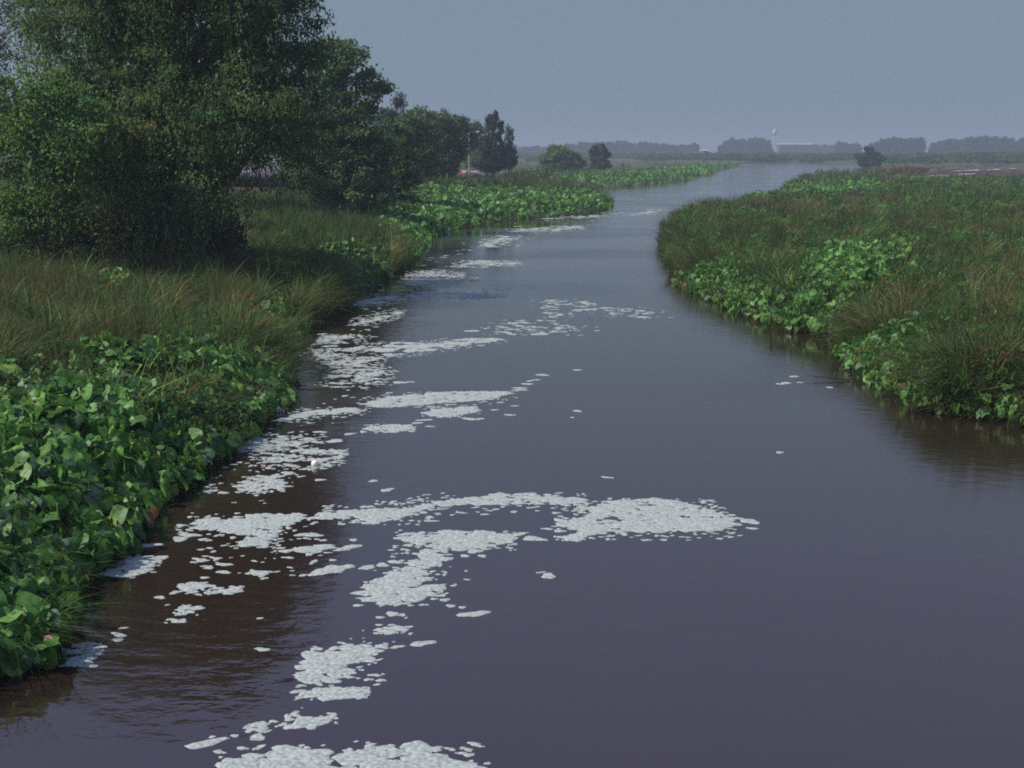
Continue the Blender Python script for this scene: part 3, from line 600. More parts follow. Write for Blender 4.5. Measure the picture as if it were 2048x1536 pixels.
tree('lombardy_poplar', (-4, 262), lob(262, (983,262,(.9,.9,3.6),0),(990,240,(.5,.5,2.0),0),(1000,258,(.65,.65,2.2),1),(975,250,(.5,.5,1.6),0),(990,300,(1.9,1.7,3.2),0),(980,320,(2,1.6,1.6),0),(985,330,(3,2,1.4),0),(995,312,(2.4,2,2.4),0),(972,300,(1.4,1.3,2.4),0)),
    'tall many spired poplar at the right end of the left tree belt', col=(.036, .060, .032), dens=16, n_per=60, rc=.5, ll=.36, lw=.22, trunk_r=.22, limbs=24, flat=1.5, droop=-.5, top=15)
tree('lombardy_poplar', (-.6, 268), lob(268, (1015,278,(.7,.7,2.8),0),(1022,262,(.35,.35,1.4),0),(1024,295,(.6,.6,2.4),0),(1012,308,(1.5,1.4,2.0),0),(1012,325,(2.4,1.8,1.6),0),(1024,316,(1.2,1.2,1.6),0)),
    'shorter slim poplar just right of the many spired one', col=(.030, .048, .028), dens=16, n_per=40, rc=.42, ll=.34, lw=.2, trunk_r=.16, limbs=18, flat=1.5, droop=-.5)
tree('bush', (16, 390), lob(390, (1120,306,(4.2,4,2.2),0),(1108,300,(2.2,2,1.4),0),(1140,314,(3.6,3,1.8),0),(1098,318,(3.6,3,1.6),0),(1120,325,(6.5,4,2.4),0),(1150,326,(4,3,1.6),0),(1120,335,(7,4,2),0)),
    'domed green bush on the reed flats right of the slim poplar', 'bush', col=(.090, .145, .048), dens=7, n_per=46, rc=.9, ll=.5, lw=.36, trunk_r=.2, limbs=12)
tree('bush', (28, 420), lob(420, (1190,302,(1.9,1.8,2.4),0),(1203,300,(1.7,1.6,2.2),0),(1215,305,(1.2,1.2,1.6),0),(1200,322,(3.4,3,2.6),0),(1200,333,(3.8,3,2),0)),
    'small dark twin topped bush right of the domed one', 'bush', col=(.046, .070, .042), dens=9, n_per=40, rc=.7, ll=.5, lw=.36, trunk_r=.2, limbs=10)
tree('bush', (158, 540), lob(540, (1740,302,(1.6,2,1.6),0),(1752,311,(2.6,3,1.3),0),(1722,313,(2.4,3,1.2),0),(1733,299,(1.0,1.0,1.2),0),(1762,318,(2.4,3,1),0),(1742,317,(5,4,2),0),(1740,325,(5.6,4,2),0)),
    'dark domed bush by the far end of the water', 'bush', col=(.034, .050, .028), dens=6, n_per=46, rc=1.1, ll=.6, lw=.45, trunk_r=.2, limbs=10)

# low weeds with small leaves mixed through the reeds
def weeds(n, y0, y1, side, lab, col, thr=.5):
    x, y = wedge(n, y0, y1); s = sdist(x, y); left = x < np.interp(y, *XC); f = fbm(x*.12+5, y*.09, 61)*.65 + fbm(x*.6, y*.5, 65)*.35
    ok = (s > 0) & (left if side == 'l' else ~left) & (f > thr) & ~inpoly(x, y, FLAT) & (droad(x, y) > 4); x, y, s = x[ok], y[ok], s[ok]
    z = hgt(x, y, s) + R.uniform(.35, 1.05, len(x))*np.interp(s, [0, 1], [.5, 1]); C = np.stack([x, y, z], 1); V = []; F = []; c = []; o = 0
    for a, b in zip([0, 45, 70, 110, 180, 300], [45, 70, 110, 180, 300, 900]):
        m = (y >= a) & (y < b); k = max(1, (a+b)/2/60) if b < 900 else 6
        if m.sum() < 2: continue
        v, f_, cc = crown_leaves(C[m], 26, .26*k, .13*k, .085*k, col, .45); V.append(v); F.append(f_+o); c.append(cc); o += len(v)
    mesh('weeds', np.concatenate(V), np.concatenate(F), M_leaf, np.concatenate(c), kind='stuff', label=lab, category='weeds')
weeds(22000, 26, 320, 'r', 'small leaved green weeds scattered through the reeds of the right bank', (.080, .175, .042), .44)
weeds(9000, 26, 200, 'l', 'small leaved weeds scattered through the grass of the left bank', (.060, .110, .032), .52)
# ------------------------------------------------------------------ far woods, scrub belt
def mass(name, items, lab, col, cat, dens=5, n_per=34, rc=1.4, ll=.9, lw=.7):
    C = lobe_pts(items, dens, .35); C = C[C[:, 2] > .6]
    V, F, c = crown_leaves(C, n_per, rc, ll, lw, col, .3)
    tb = Tubes(5)
    for (cc, r) in items: tb.add([(cc[0], cc[1], .2), (cc[0]+.2, cc[1], cc[2]*.5), (cc[0], cc[1], cc[2])], [.35, .25, .12])
    V2, F2 = tb.out(); c2 = np.tile([.06, .05, .04], (len(V2), 1))
    mesh(name, np.concatenate([V, V2]), np.concatenate([F, F2+len(V)]), M_leaf, np.concatenate([c, c2]), kind='stuff', label=lab, category=cat)
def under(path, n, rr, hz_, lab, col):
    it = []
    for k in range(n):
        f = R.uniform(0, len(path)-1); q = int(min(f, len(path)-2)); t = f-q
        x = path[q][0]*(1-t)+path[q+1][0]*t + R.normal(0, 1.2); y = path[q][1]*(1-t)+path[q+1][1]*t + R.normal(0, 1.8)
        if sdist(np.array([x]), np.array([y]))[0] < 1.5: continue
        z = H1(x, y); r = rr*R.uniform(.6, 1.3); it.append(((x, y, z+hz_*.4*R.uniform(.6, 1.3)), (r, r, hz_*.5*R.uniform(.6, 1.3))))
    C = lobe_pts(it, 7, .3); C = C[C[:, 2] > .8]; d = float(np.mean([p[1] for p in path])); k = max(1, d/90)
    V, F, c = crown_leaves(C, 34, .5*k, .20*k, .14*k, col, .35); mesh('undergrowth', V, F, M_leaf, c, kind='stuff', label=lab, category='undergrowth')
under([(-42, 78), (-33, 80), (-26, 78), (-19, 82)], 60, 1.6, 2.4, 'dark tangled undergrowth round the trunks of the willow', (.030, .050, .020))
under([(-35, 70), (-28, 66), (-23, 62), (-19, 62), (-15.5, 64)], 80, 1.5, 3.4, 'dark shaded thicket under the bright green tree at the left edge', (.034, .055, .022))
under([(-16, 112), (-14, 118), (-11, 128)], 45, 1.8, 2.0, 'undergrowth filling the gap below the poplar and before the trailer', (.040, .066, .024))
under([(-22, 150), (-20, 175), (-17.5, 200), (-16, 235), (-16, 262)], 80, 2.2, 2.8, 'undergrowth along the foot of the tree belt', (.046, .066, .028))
def grove(u0, u1, vt, d, lab, prof=None, step=11, col=(.034, .056, .036)):
    it = []; u = u0
    while u <= u1:
        f = (u-u0)/(u1-u0); v = vt + (prof(f) if prof else 0) + R.uniform(-2.5, 2.5)
        dd = d*1.4 + R.uniform(-25, 25); x, y, zt = pd(u, v, dd); h = max(zt-1, 3)
        it.append(((x, y, 1+h*.60), (step*.62*dd/FPX*R.uniform(.9, 1.3), 6, h*.42))); it.append(((x+R.uniform(-2,2), y-3, 1+h*.25), (step*.7*dd/FPX, 6, h*.28)))
        u += step*R.uniform(.75, 1.2)
    mass('far_woods', it, lab, col, 'woods', dens=2.6, n_per=30, rc=2.1, ll=1.7, lw=1.3)
edge = lambda k: (lambda f: k*(max(0, 1-f/.18)**1.6 + max(0, 1-(1-f)/.12)**1.6))
grove(1030, 1090, 294, 1150, 'low hazy blue woods just right of the slim poplar')
grove(1100, 1400, 286, 1100, 'long hazy line of woods behind the domed bush', lambda f: 6*math.sin(f*9)*.4 + (6 if f < .12 else 0) + (2 if f > .5 else 0))
grove(1445, 1545, 277, 1050, 'compact hazy grove left of the water tower', edge(14))
grove(1620, 1672, 292, 1300, 'low thin hazy woods right of the factory')
grove(1678, 1718, 286, 1050, 'small hazy clump of trees between the factory and the long groves')
grove(1745, 1848, 277, 950, 'flat topped hazy grove with a clean right edge', lambda f: 14*max(0, 1-f/.25))
grove(1868, 2160, 277, 950, 'long flat topped hazy grove reaching the right edge', lambda f: 8*max(0, 1-f/.1)+2*math.sin(f*14))
grove(960, 1040, 300, 1250, 'faint strip of woods glimpsed behind the poplars')
def scrub(u0, u1, v0, v1, n, lab, col, rng=(1.0, 2.2), name='scrub'):
    it = []
    for k in range(n):
        u, v = R.uniform(u0, u1), R.uniform(v0, v1); x, y, _ = px(u, v, .6); r = R.uniform(*rng)
        if sdist(np.array([x]), np.array([y]))[0] < 2: continue
        it.append(((x, y, .6+r*.4), (r*2.4*max(1, y/600), r*2, r)))
    mass(name, it, lab, col, 'scrub', dens=4, n_per=34, rc=.9, ll=.55, lw=.42)
scrub(1290, 1760, 312.5, 322, 230, 'hazy green scrub along the far shore of the river', (.085, .130, .055), (2., 4.2))
scrub(1740, 2160, 313, 328, 260, 'green scrub belt behind the mud flat on the right', (.080, .140, .050), (1.8, 4.0))
scrub(1890, 2160, 318, 326, 50, 'darker bushes just behind the mud flat at the right edge', (.050, .080, .036), (2.4, 4.6))
scrub(1035, 1320, 312.5, 318, 130, 'hazy scrub on the left behind the reed flats', (.070, .110, .052), (2., 4.0))
mass('dry_reeds', [(px(u, v, .8), (R.uniform(1.5, 3), 1.5, R.uniform(.8, 1.7))) for u, v in zip(R.uniform(1755, 1850, 46), R.uniform(341, 352, 46))], 'orange brown dry reeds at the near corner of the mud flat', (.13, .070, .034), 'reeds', dens=5, n_per=30, rc=.7, ll=.5, lw=.2)
scrub(1060, 1180, 319, 324, 26, 'low bushes flanking the domed bush on the reed flats', (.080, .125, .05), (1.2, 2.2))
# ------------------------------------------------------------------ mud flat, road
def sheet(name, P, z, m, **k):
    P = [(x, y, z) for x, y in P]; me = bpy.data.meshes.new(name); me.from_pydata(P, [], [list(range(len(P)))]); me.materials.append(m)
    return link(bpy.data.objects.new(name, me), None, **k)
M_mud = worn('mud', (.040, .024, .034), (.075, .046, .060), .09, 1, bump=.4, stretch=(.3, 1, 1)); M_mud.node_tree.nodes['Principled BSDF'].inputs['Specular IOR Level'].default_value = 0
M_salt = worn('pale_crust', (.22, .21, .23), (.36, .35, .37), .5, .9, stretch=(.3, 1, 1))
n = 60; fx = np.array([p[0] for p in FLAT]); fy = np.array([p[1] for p in FLAT])
sheet('mudflat', rough_line(FLAT, 6, 2.5), 1.02, M_mud, kind='structure')
def crust(pts, w, name='pale_crust'):
    V = []; F = []; c = 0; 
    P = np.array([px(u, v, 1.03)[:2] for u, v in pts])
    s = np.linspace(0, len(P)-1, 46); x = np.interp(s, range(len(P)), P[:, 0]); y = np.interp(s, range(len(P)), P[:, 1])
    ww = w*(.15+1.5*np.clip(fbm(x*.16, y*.16, 41)-.28, 0, 1))*np.sin(np.linspace(.1, math.pi-.1, 46))**.3
    V = np.concatenate([np.stack([x, y-ww, np.full(46, 1.03)], 1), np.stack([x, y+ww*R.uniform(.6, 1.2, 46), np.full(46, 1.03)], 1)])
    i = np.arange(45); mesh(name, V, np.stack([i, i+1, i+47, i+46], 1), M_salt, kind='structure')
crust([(1790,354),(1850,353),(1900,350),(1950,347)], 9)
crust([(1905,342),(1960,340),(2005,338),(2048,336)], 9)
crust([(2010,334),(2060,333),(2120,332)], 8)

M_road = worn('asphalt', (.10, .09, .095), (.16, .145, .145), .6, .85)
x = np.array([p[0] for p in ROADP]); y = np.array([p[1] for p in ROADP]); s = np.linspace(0, len(x)-1, 80)
xs, ys_ = np.interp(s, range(len(x)), x), np.interp(s, range(len(x)), y); tx, ty = np.gradient(xs), np.gradient(ys_); l = np.hypot(tx, ty)
zz = np.maximum.reduce([hgt(xs+a, ys_) for a in (-3, -1.5, 0, 1.5, 3)]) + .05
zz = np.convolve(np.pad(zz, 3, 'edge'), np.ones(7)/7, 'valid')+.05
V = np.concatenate([np.stack([xs-ty/l*3.2, ys_+tx/l*3.2, zz], 1), np.stack([xs+ty/l*3.2, ys_-tx/l*3.2, zz], 1)]); i = np.arange(79)
mesh('road', V, np.stack([i+80, i+81, i+1, i], 1), M_road, kind='structure')
def road_z(y): return float(np.interp(y, ys_, zz))

# ------------------------------------------------------------------ vehicles and lamps on the road
M_tank = worn('dull_steel', (.075, .068, .085), (.12, .11, .135), 1.2, .45, .3, stretch=(1, 1, 3)); M_dark = mat('dark_metal', (.03, .03, .035), .6)
M_tyre = mat('tyre_rubber', (.02, .02, .02), .85); M_redl = mat('red_plastic', (.45, .02, .02), .3); M_pinkrail = worn('faded_red_rail', (.28, .12, .11), (.38, .2, .18), 3, .7)
M_glass = mat('glass', (.25, .28, .32), .08, .0, .9); M_red = worn('red_paint', (.42, .02, .03), (.5, .03, .04), 2, .25); M_grey = worn('grey_paint', (.22, .18, .25), (.26, .22, .29), 2, .3)
M_white = mat('white_paint', (.75, .75, .74), .5); M_pole = worn('lamp_post_concrete', (.30, .25, .27), (.38, .32, .34), 4, .8)
def wheel(parent, x, y, z, r, w):
    t = Prim().lathe([(r*.55, -w/2), (r*.93, -w/2), (r, -w*.3), (r, w*.3), (r*.93, w/2), (r*.55, w/2)], 'y', (0, 0, 0), 20).out('wheel', M_tyre, parent)
    t.location = (x, y, z); Prim().lathe([(.01, -w*.4), (r*.5, -w*.42), (r*.56, -w*.3), (r*.56, w*.3), (r*.5, w*.42), (.01, w*.4)], 'y', (0, 0, 0), 16).out('rim', M_tank, t)
def trailer():
    x, y, _ = pd(497, 350, 146); z = max(H1(x+dx, y) for dx in (-4, 0, 4))
    r = empty('tank_trailer', (x, y, z), label='grey cylindrical tank trailer parked behind the trees with a red tail lamp', category='trailer'); r.rotation_euler = (0, 0, -.12)
    pr = [(.02, -4.7), (.7, -4.62), (1.0, -4.45), (1.16, -4.15), (1.2, -3.9), (1.2, 3.9), (1.16, 4.15), (1.0, 4.45), (.7, 4.62), (.02, 4.7)]
    Prim().lathe(pr, 'x', (0, 0, 2.15), 32).out('tank', M_tank, r, smooth=True)
    for px_ in (-3.4, -1.1, 1.2, 3.4): Prim().lathe([(1.2, -.06), (1.26, -.06), (1.26, .06), (1.2, .06)], 'x', (px_, 0, 2.15), 32).out('band', M_dark, r)
    p = Prim(); p.box((0, -.55, .92), (9.2, .12, .2)); p.box((0, .55, .92), (9.2, .12, .2))
    for k in (-4, -2, 0, 2, 4): p.box((k, 0, .9), (.12, 1, .12))
    p.out('chassis', M_pinkrail, r)
    for xx in (2.4, 3.6, -3.2):
        for yy in (-.95, .95): wheel(r, xx, yy, .5, .5, .3)
    Prim().box((0, -1.12, .75), (3.2, .06, .5)).out('side_guard', M_pinkrail, r)
    Prim().lathe([(.02, 0), (.3, 0), (.3, .15), (.02, .18)], 'z', (.4, 0, 3.35)).out('hatch', M_dark, r)
    p = Prim(); 
    for a in (-.2, .2): p.box((4.62, a, 2.2), (.05, .05, 2.3))
    for k in range(6): p.box((4.62, 0, 1.3+k*.36), (.04, .4, .04))
    p.out('ladder', M_dark, r)
    for yy in (-.85, .85): Prim().lathe([(.02, -.05), (.16, -.05), (.16, .05), (.02, .07)], 'y', (4.35, yy-.1*np.sign(yy), .72)).out('tail_lamp', M_redl, r)
trailer()
def car(u, y, m, lab, rz):
    x, _, _ = pd(u, 345, y); z = max(road_z(y), H1(x, y))
    r = empty('car', (x, y, z), label=lab, category='car', group='cars on the road behind the dry grass'); r.rotation_euler = (0, 0, rz)
    # side profile extruded, narrower above the waist
    prof = [(-2.1, .35), (-2.15, .75), (-1.95, .95), (-1.2, 1.02), (1.0, 1.02), (1.9, .9), (2.15, .7), (2.15, .35)]
    def ext(pf, w0, w1, mm, nm, par):
        zlo = min(p[1] for p in pf); zhi = max(p[1] for p in pf); k = len(pf)
        V = [(a, s*((w0+(w1-w0)*(b-zlo)/(zhi-zlo))/2), b) for s in (-1, 1) for a, b in pf]
        me = bpy.data.meshes.new(nm); me.from_pydata(V, [], [list(range(k))[::-1], list(range(k, 2*k))] + [[i, (i+1) % k, k+(i+1) % k, k+i] for i in range(k)]); me.materials.append(mm)
        return link(bpy.data.objects.new(nm, me), par)
    ext(prof, 1.72, 1.62, m, 'body', r)
    ext([(-1.55, 1.02), (-1.0, 1.42), (.35, 1.44), (1.15, 1.02)], 1.56, 1.22, m, 'cabin', r)
    g = Prim(); g.V.append(np.array([(.43, -.58, 1.40), (.43, .58, 1.40), (1.12, .7, 1.05), (1.12, -.7, 1.05)])+np.array([.015, 0, .015])); g.Q.append(np.array([[0, 3, 2, 1]])); g.c = 4; g.out('windscreen', M_glass, r)
    for s_ in (-1, 1):
        g = Prim(); g.V.append(np.array([(-1.3, s_*.775, 1.06), (.95, s_*.775, 1.06), (.3, s_*.635, 1.39), (-.95, s_*.635, 1.39)])+np.array([0, s_*.012, 0])); g.Q.append(np.array([[0, 1, 2, 3]])); g.c = 4; g.out('side_window', M_glass, r)
        Prim().box((2.15, s_*.6, .68), (.06, .3, .14)).out('headlight', M_white, r); Prim().box((-2.14, s_*.6, .72), (.06, .3, .14)).out('tail_light', M_redl, r)
        for xx in (-1.3, 1.35): wheel(r, xx, s_*.78, .31, .31, .2)
car(930, 278, M_red, 'red car showing above the dry grass at the lamp post', -1.9)
car(952, 281, M_grey, 'grey car parked just right of the red one', -.2)
def lamp(u, vt, d, lab, arms):
    x, y, zt = pd(u, vt, d); z = max(road_z(d), H1(x, y)) - .1
    r = empty('street_lamp', (x, y, z), label=lab, category='street lamp', group='street lamps along the left road')
    h = zt-z
    Prim().lathe([(.17, 0), (.15, .6), (.12, h*.6), (.08, h), (.01, h)], 'z', (0, 0, 0), 12).out('pole', M_pole, r, smooth=True)
    for a in arms:
        t = Tubes(6); t.add([(0, 0, h-.15), (a*.4, 0, h+.12), (a, 0, h+.2)], [.05, .045, .035]); V, F = t.out(); ar = mesh('arm', V, F, M_pole, parent=r)
        Prim().box((a+np.sign(a)*.3, 0, h+.2), (.75, .34, .2), top=.7).out('lamp_head', M_white, ar)
lamp(938, 265, 275, 'double armed street lamp on a slim post beside the red car', (-1.9, 1.6))
lamp(985, 275, 300, 'street lamp half hidden in front of the many spired poplar', (-1.5,))

# ------------------------------------------------------------------ far buildings
M_tower = mat('weathered_white', (.42, .42, .42), .7)
def tower():
    d = 1700; x, y, zt = pd(1550, 257, d); r = empty('water_tower', (x, y, .6), label='white water tower with a pointed tank above the hazy groves', category='water tower')
    h = zt-.6
    Prim().lathe([(1.1, 0), (.8, h*.3), (.7, h-8.5)], 'z', (0, 0, 0), 14).out('stem', M_tower, r, smooth=True)
    Prim().lathe([(.7, h-9), (2.9, h-6.6), (3.0, h-5.8), (2.4, h-4.2), (1.2, h-1.5), (.15, h)], 'z', (0, 0, 0), 20).out('tank', M_tower, r, smooth=True)
tower()
M_pale = worn('pale_cladding', (.085, .09, .10), (.12, .125, .13), .05, .8); M_roof = worn('grey_roof', (.25, .26, .28), (.33, .33, .35), .1, .7)
def shed(u0, u1, vt, d, lab, roof=2.0, name='factory'):
    x0, y, zt = pd(u0, vt, d); x1 = pd(u1, vt, d)[0]; w = x1-x0; z0 = .5; hw = zt-z0-roof
    r = empty(name, ((x0+x1)/2, d, z0), label=lab, category='building')
    Prim().box((0, 0, hw/2), (w, 16, hw)).out('wall', M_pale, r)
    me = bpy.data.meshes.new('roof'); a = w/2+.6
    me.from_pydata([(-a, -9, hw), (a, -9, hw), (-a, 0, hw+roof), (a, 0, hw+roof), (-a, 9, hw), (a, 9, hw)], [], [(0, 1, 3, 2), (2, 3, 5, 4), (0, 2, 4), (1, 5, 3), (0, 4, 5, 1)]); me.materials.append(M_roof)
    link(bpy.data.objects.new('roof', me), r)
    k = max(2, int(w/6))
    for i in range(k): Prim().box((-w/2+(i+.5)*w/k, -8.03, hw*.6), (w/k*.5, .1, hw*.25)).out('window', M_dark, r)
shed(1556, 1624, 286, 1750, 'long low pale factory right of the water tower', 2.2)
shed(1406, 1413, 299, 900, 'tiny white hut in front of the hazy woods', 1.0, 'hut')

# ------------------------------------------------------------------ floating things
def float_at(u, v): return px(u, v, 0)
x, y, _ = float_at(556, 823)
r = empty('plastic_bottle', (x, y, .03), label='white plastic bottle with a red cap floating against the left bank', category='bottle'); r.rotation_euler = (0, 0, .3)
Prim().lathe([(.005, -.24), (.10, -.235), (.115, -.2), (.115, .08), (.05, .17), (.045, .2), (.005, .2)], 'x', (0, 0, 0), 20).out('body', M_white, r, smooth=True)
Prim().lathe([(.055, .2), (.055, .26), (.005, .265)], 'x', (0, 0, 0), 16).out('cap', M_redl, r)
x, y, _ = float_at(630, 932)
Prim().lathe([(.085*math.sin(a), -.085*math.cos(a)) for a in np.linspace(.05, 3.1, 12)], 'z', (0, 0, 0), 18).out('ball', worn('yellowed_plastic', (.7, .62, .48), (.78, .72, .6), 5, .5), label='yellowish ball floating in the foam by the left bank', category='ball', smooth=True).location = (x, y, .05)
def branch(u, v, lab, az, ln):
    x, y, _ = float_at(u, v); tb = Tubes(6)
    def g(p, a, l, r, dep):
        q = [np.array(p)]
        for k in range(4): q.append(q[-1]+np.array([math.cos(a)*l/4, math.sin(a)*l/4, R.normal(0.01, .02)])); a += R.normal(0, .2)
        tb.add(q, np.linspace(r, r*.3, 5))
        if dep: [g(q[k], a+R.choice([-1, 1])*R.uniform(.5, .9), l*.5, r*.5, dep-1) for k in (1, 2, 3)]
    g((0, 0, .02), az, ln, .035, 2); V, F = tb.out()
    mesh('branch', V, F, mat('wet_wood', (.03, .022, .018), .5), label=lab, category='branch', smooth=True).location = (x, y, .01)
branch(545, 775, 'dead dark branch lying in the water below the left bank', -.1, 1.4)
branch(1700, 762, 'dead twig trailing in the water under the right bank', 2.9, 1.1)

# ------------------------------------------------------------------ foam
def blob(cx, cy, r, n=14):
    th = np.linspace(0, 2*np.pi, n, endpoint=False); ph = R.uniform(0, 6.28, 3)
    rr = r*(1+.18*np.sin(2*th+ph[0])+.14*np.sin(3*th+ph[1])+.10*np.sin(5*th+ph[2])); el = R.uniform(1.0, 1.75); a = R.normal(0, .35)
    hz = min(.007, .035*r)*R.uniform(.6, 1.3) + .0015
    def ring(f, z): 
        x, y = rr*f*np.cos(th)*el, rr*f*np.sin(th)/el**.5; return np.stack([cx+x*math.cos(a)-y*math.sin(a), cy+x*math.sin(a)+y*math.cos(a), np.full(n, z)+R.normal(0, hz*.06, n)], 1)
    V = np.concatenate([ring(1, .001), ring(.93, .004+hz*.55), ring(.6, .004+hz*.92), [[cx, cy, .004+hz]]])
    i = np.arange(n); k = (i+1) % n
    return V, np.concatenate([np.stack([i, k, k+n, i+n], 1), np.stack([i+n, k+n, k+2*n, i+2*n], 1)]), np.stack([i+2*n, k+2*n, np.full(n, 3*n)], 1)
def foam(lab, polys=(), singles=(), cover=.92, rmin=.035, rmax=.19, fringe=.25):
    VV, Q, T_ = [], [], []; c = 0
    def put(x, y, r):
        nonlocal c
        if sdist(np.array([x]), np.array([y]))[0] > -.02: return
        v, q, t = blob(x, y, r); VV.append(v); Q.append(q+c); T_.append(t+c); c += len(v)
    for P in polys:
        W_ = [px(u, v)[:2] for u, v in P]; A = np.array(W_); x0, y0 = A.min(0); x1, y1 = A.max(0)
        area = .5*abs(sum(W_[i][0]*W_[(i+1) % len(W_)][1]-W_[(i+1) % len(W_)][0]*W_[i][1] for i in range(len(W_))))
        ys_c = A[:, 1].mean(); sc = max(1, ys_c/45)
        rm = (rmin*rmax)**.5*sc; n = int(cover*area/(math.pi*rm*rm)*(2.1 if cover > .9 else 1.5))+2; n = min(n, 1300)
        k = 0; tries = 0
        while k < n and tries < n*12:
            tries += 1; x, y = R.uniform(x0, x1), R.uniform(y0, y1)
            d = float(dpoly(np.array([x]), np.array([y]), W_)[0]); ins = bool(inpoly(np.array([x]), np.array([y]), W_)[0])
            rad = float(np.exp(R.uniform(math.log(rmin), math.log(rmax))))*sc*(1 if R.random() < .75 else .55)
            if ins and d > rad*.3:
                if fbm(np.array([x*1.5/sc]), np.array([y*2.6/sc]), 3)[0] > (.26 if cover > .9 else .41): put(x, y, min(rad, max(d*1.2, rmin)))
                k += 1
            elif d < .55*sc and R.random() < fringe: put(x, y, R.uniform(.02, .06)*sc)
    for (u, v, r) in singles: x, y, _ = px(u, v); put(x, y, r*px(u, v)[1]/FPX)
    if VV: mesh('foam', np.concatenate(VV), [np.concatenate(Q), np.concatenate(T_)], M_foam, kind='stuff', smooth=True, label=lab, category='foam')
foam('foam raft cut by the bottom edge of the picture', [[(420,1536),(470,1512),(600,1490),(660,1500),(670,1545),(500,1570),(420,1560)],[(680,1500),(760,1492),(830,1482),(885,1500),(900,1520),(970,1525),(975,1560),(680,1570)]])
foam('small foam islands just above the bottom raft', [[(565,1447),(600,1437),(672,1424),(675,1440),(620,1457),(575,1455)],[(490,1453),(520,1443),(560,1448),(525,1463)]],
     [(412,1487,24),(515,1475,16),(485,1497,9),(470,1472,8),(425,1474,6),(535,1463,7)], rmax=.16)
foam('long foam island with a smooth lower edge, low centre left', [[(590,1388),(640,1375),(745,1374),(742,1392),(690,1402),(620,1402)],[(588,1362),(612,1305),(655,1294),(782,1286),(760,1305),(730,1330),(705,1345),(700,1362),(640,1372)]], [(612,1306,9),(635,1298,9),(845,1287,18),(765,1292,10),(795,1294,10)])
foam('narrow foam islands strung between the two larger rafts', [[(750,1266),(790,1252),(830,1250),(828,1262),(785,1270)]], [(948,1228,20),(902,1212,9),(925,1215,7),(890,1200,9),(760,1235,7),(785,1228,13),(805,1230,8),(525,1299,11),(520,1237,6)])
foam('ragged foam raft stretching down from the forked arc', [[(712,1198),(730,1165),(780,1148),(850,1140),(868,1165),(897,1188),(860,1196),(800,1213),(760,1210)],[(760,1160),(800,1132),(850,1098),(905,1100),(900,1118),(860,1140),(810,1160)]])
foam('broad foam bar in the middle of the near river', [[(785,1078),(810,1066),(900,1060),(1000,1062),(1032,1068),(1030,1084),(960,1098),(910,1102),(860,1096),(820,1086)]], [(1065,1077,18),(1085,1080,9),(1040,1068,12),(965,1112,9),(950,1103,14),(930,1112,9),(1120,1062,10),(1095,1058,8)])
foam('largest foam raft reaching toward the right of the near river', [[(1112,1082),(1122,1070),(1170,1062),(1112,1052),(1118,1038),(1180,1032),(1178,1012),(1240,1000),(1330,996),(1400,1012),(1470,1036),(1460,1058),(1380,1064),(1290,1066),(1210,1066),(1160,1083)]], [(1500,1043,17),(1475,1037,10),(1505,1057,8),(1328,1080,7),(1430,1060,10)])
foam('thin curved foam arc across the near river', [[(612,1038),(630,1024),(700,1020),(830,1014),(870,1002),(990,986),(1080,986),(1180,999),(1160,1012),(1080,1008),(990,1010),(900,1012),(850,1022),(800,1038),(740,1050),(680,1040)]], [(862,1042,9),(970,1029,7),(905,1030,5)])
foam('foam raft over the dark tree reflection', [[(350,1050),(400,1038),(500,1028),(600,1026),(606,1038),(560,1062),(545,1085),(500,1100),(468,1098),(495,1072),(420,1062),(360,1058)]])
foam('scattered foam flecks over the dark tree reflection', [[(375,1120),(420,1110),(480,1108),(520,1090),(560,1075),(640,1070),(720,1085),(715,1110),(600,1130),(540,1150),(430,1160)]],
     [(622,1098,26),(618,1070,17),(520,1146,17),(660,1140,30),(635,1147,16),(690,1134,16),(735,1135,14),(765,1130,13),(790,1124,12),(706,1093,13),(707,1080,8)], cover=.16, rmin=.04, rmax=.11)
foam('thin foam sheet against the near left bank', [[(200,1150),(210,1130),(250,1116),(340,1108),(330,1120),(300,1130),(305,1140),(255,1157)]], [(360,1078,16),(380,1070,14),(285,1092,14),(308,1090,12)])
foam('two small foam clusters off the near left bank', [[(350,1178),(372,1168),(410,1160),(420,1172),(385,1188),(365,1186)],[(395,1188),(440,1180),(480,1172),(485,1184),(430,1190)],[(345,1228),(360,1216),(412,1210),(405,1222),(360,1232)],[(332,1246),(350,1240),(378,1238),(370,1246)]], [(320,1195,9),(335,1210,4)], rmax=.12)
foam('foam line curling out from the bottom left reeds', [[(78,1334),(100,1326),(160,1322),(200,1300),(212,1286),(214,1296),(190,1318),(150,1334)]], [(238,1270,12),(235,1280,9),(248,1256,6)], rmin=.02, rmax=.08)
foam('rippled foam field beside the bank corner', [[(468,886),(500,868),(560,868),(640,878),(650,886),(590,892),(520,905),(475,905)],[(510,912),(560,898),(690,900),(696,914),(650,940),(600,940),(540,925)],[(480,965),(520,945),(570,940),(600,950),(570,985),(500,985)],[(400,984),(440,975),(500,966),(520,984),(440,988)]],
     [(670,882,15),(640,864,10),(700,868,9),(727,864,8),(640,960,9)], cover=.8, rmin=.03, rmax=.10)
foam('narrow foam streak touching the left bank', [[(545,845),(580,828),(640,820),(700,815),(742,821),(700,826),(610,832),(570,845)]])
foam('bright foam bar in the middle reach', [[(715,808),(790,792),(880,784),(1000,782),(1035,784),(975,800),(900,806),(760,816)],[(845,826),(870,818),(955,812),(960,824),(880,836)]], [(940,838,12),(1040,776,9),(1055,768,9),(1072,760,7),(1085,750,10),(1060,762,6),(1040,780,10)])
foam('small foam wedge below the bright bar', [[(722,860),(750,850),(820,848),(832,856),(790,866)]], [(850,840,10),(835,846,9),(860,853,7)])
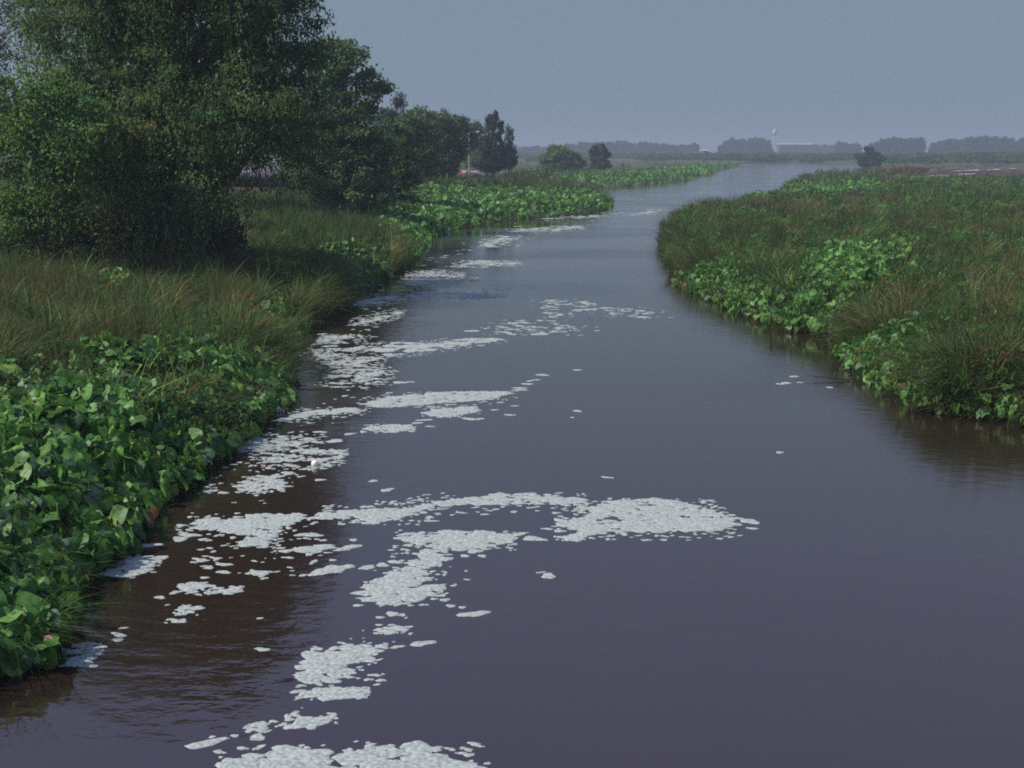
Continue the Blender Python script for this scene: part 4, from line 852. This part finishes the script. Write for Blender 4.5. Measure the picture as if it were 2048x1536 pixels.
foam('patchy foam against the left bank in the middle reach', [[(622,690),(650,668),(712,672),(705,688),(760,690),(700,704),(640,724),(628,712)],[(660,776),(655,740),(720,730),(780,744),(790,756),(740,772)],[(640,728),(700,715),(780,712),(740,730),(670,738)]], [(800,765,12),(822,764,6),(690,792,7),(645,668,9)], cover=.62, rmin=.03, rmax=.10)
foam('broken foam bar running from the left bank to midstream', [[(740,700),(790,684),(870,686),(930,676),(1000,676),(1020,680),(960,686),(900,698),(830,706),(780,714)]], [(945,662,12),(1010,664,7),(990,678,12)], cover=.85)
foam('loose foam flecks in midstream', [[(960,655),(1040,640),(1110,640),(1175,660),(1100,670),(1020,672)],[(1060,606),(1110,598),(1190,604),(1200,620),(1100,636)],[(1200,612),(1330,622),(1320,640),(1220,632)]], [(970,579,6),(1002,580,6)], cover=.2, rmin=.05, rmax=.14)
foam('foam streak off the shaded cove', [[(690,652),(730,638),(805,620),(812,626),(760,640),(710,652)],[(700,612),(720,600),(800,588),(880,584),(960,588),(1012,591),(980,598),(890,594),(800,600),(740,612)]], cover=.7, rmin=.03, rmax=.10)
foam('thin foam sheet where the river narrows', [[(780,584),(800,556),(850,540),(930,548),(925,565),(870,574)],[(900,535),(960,520),(1045,526),(1000,532)],[(940,560),(960,555),(950,566)]], cover=.5, rmin=.025, rmax=.08)
foam('far pale foam streaks below the headland', [[(955,496),(985,474),(1040,458),(1160,450),(1168,455),(1110,462),(1060,466),(1000,494)],[(1080,437),(1160,433),(1215,429),(1160,438)],[(1190,432),(1280,425),(1340,418),(1290,429)]], cover=.5, rmin=.05, rmax=.12)
WP = []
for (u0, v0, u1, v1, k_) in [(980,470,820,560,26),(820,560,700,640,26),(1190,430,1000,470,18),(760,640,640,760,30),(700,760,600,840,24),(600,840,440,960,30),(1060,580,930,600,14),(1180,655,1000,670,16),(700,900,480,1010,16),(900,1130,740,1290,22),(640,1060,420,1130,24),(740,1290,600,1420,16)]:
    f = R.random(k_); WP += [(u0+(u1-u0)*a+R.normal(0, 26), v0+(v1-v0)*a+R.normal(0, 7), r) for a, r in zip(f, R.uniform(1.6, 5.5, k_))]
foam('wisps of froth drifting in lines down the left half of the river', (), WP)
foam('lone foam flecks scattered on the open water', (), [(747,962,9),(775,980,12),(1215,955,8),(1097,1152,16),(1083,1145,6),(1560,905,8),(1572,766,9),(1588,753,8),(1600,765,5),(1560,768,7),(1155,822,9),(1155,740,7),(1145,835,4),(1660,775,6),(1020,830,8),(960,838,9),(990,820,6),(1030,812,6)])

# ------------------------------------------------------------------ haze: one closed box of even air round camera and scene
M_h = bpy.data.materials.new('air'); M_h.use_nodes = True; M_h.node_tree.nodes.clear()
o_ = M_h.node_tree.nodes.new('ShaderNodeOutputMaterial'); pv = M_h.node_tree.nodes.new('ShaderNodeVolumePrincipled')
pv.inputs['Color'].default_value = (.415, .495, .61, 1); pv.inputs['Density'].default_value = .00053; pv.inputs['Anisotropy'].default_value = 0.0
M_h.node_tree.links.new(pv.outputs[0], o_.inputs['Volume'])
hb = Prim().box((300, 4500, 22), (60000, 10000, 50)).out('haze', M_h, kind='stuff')
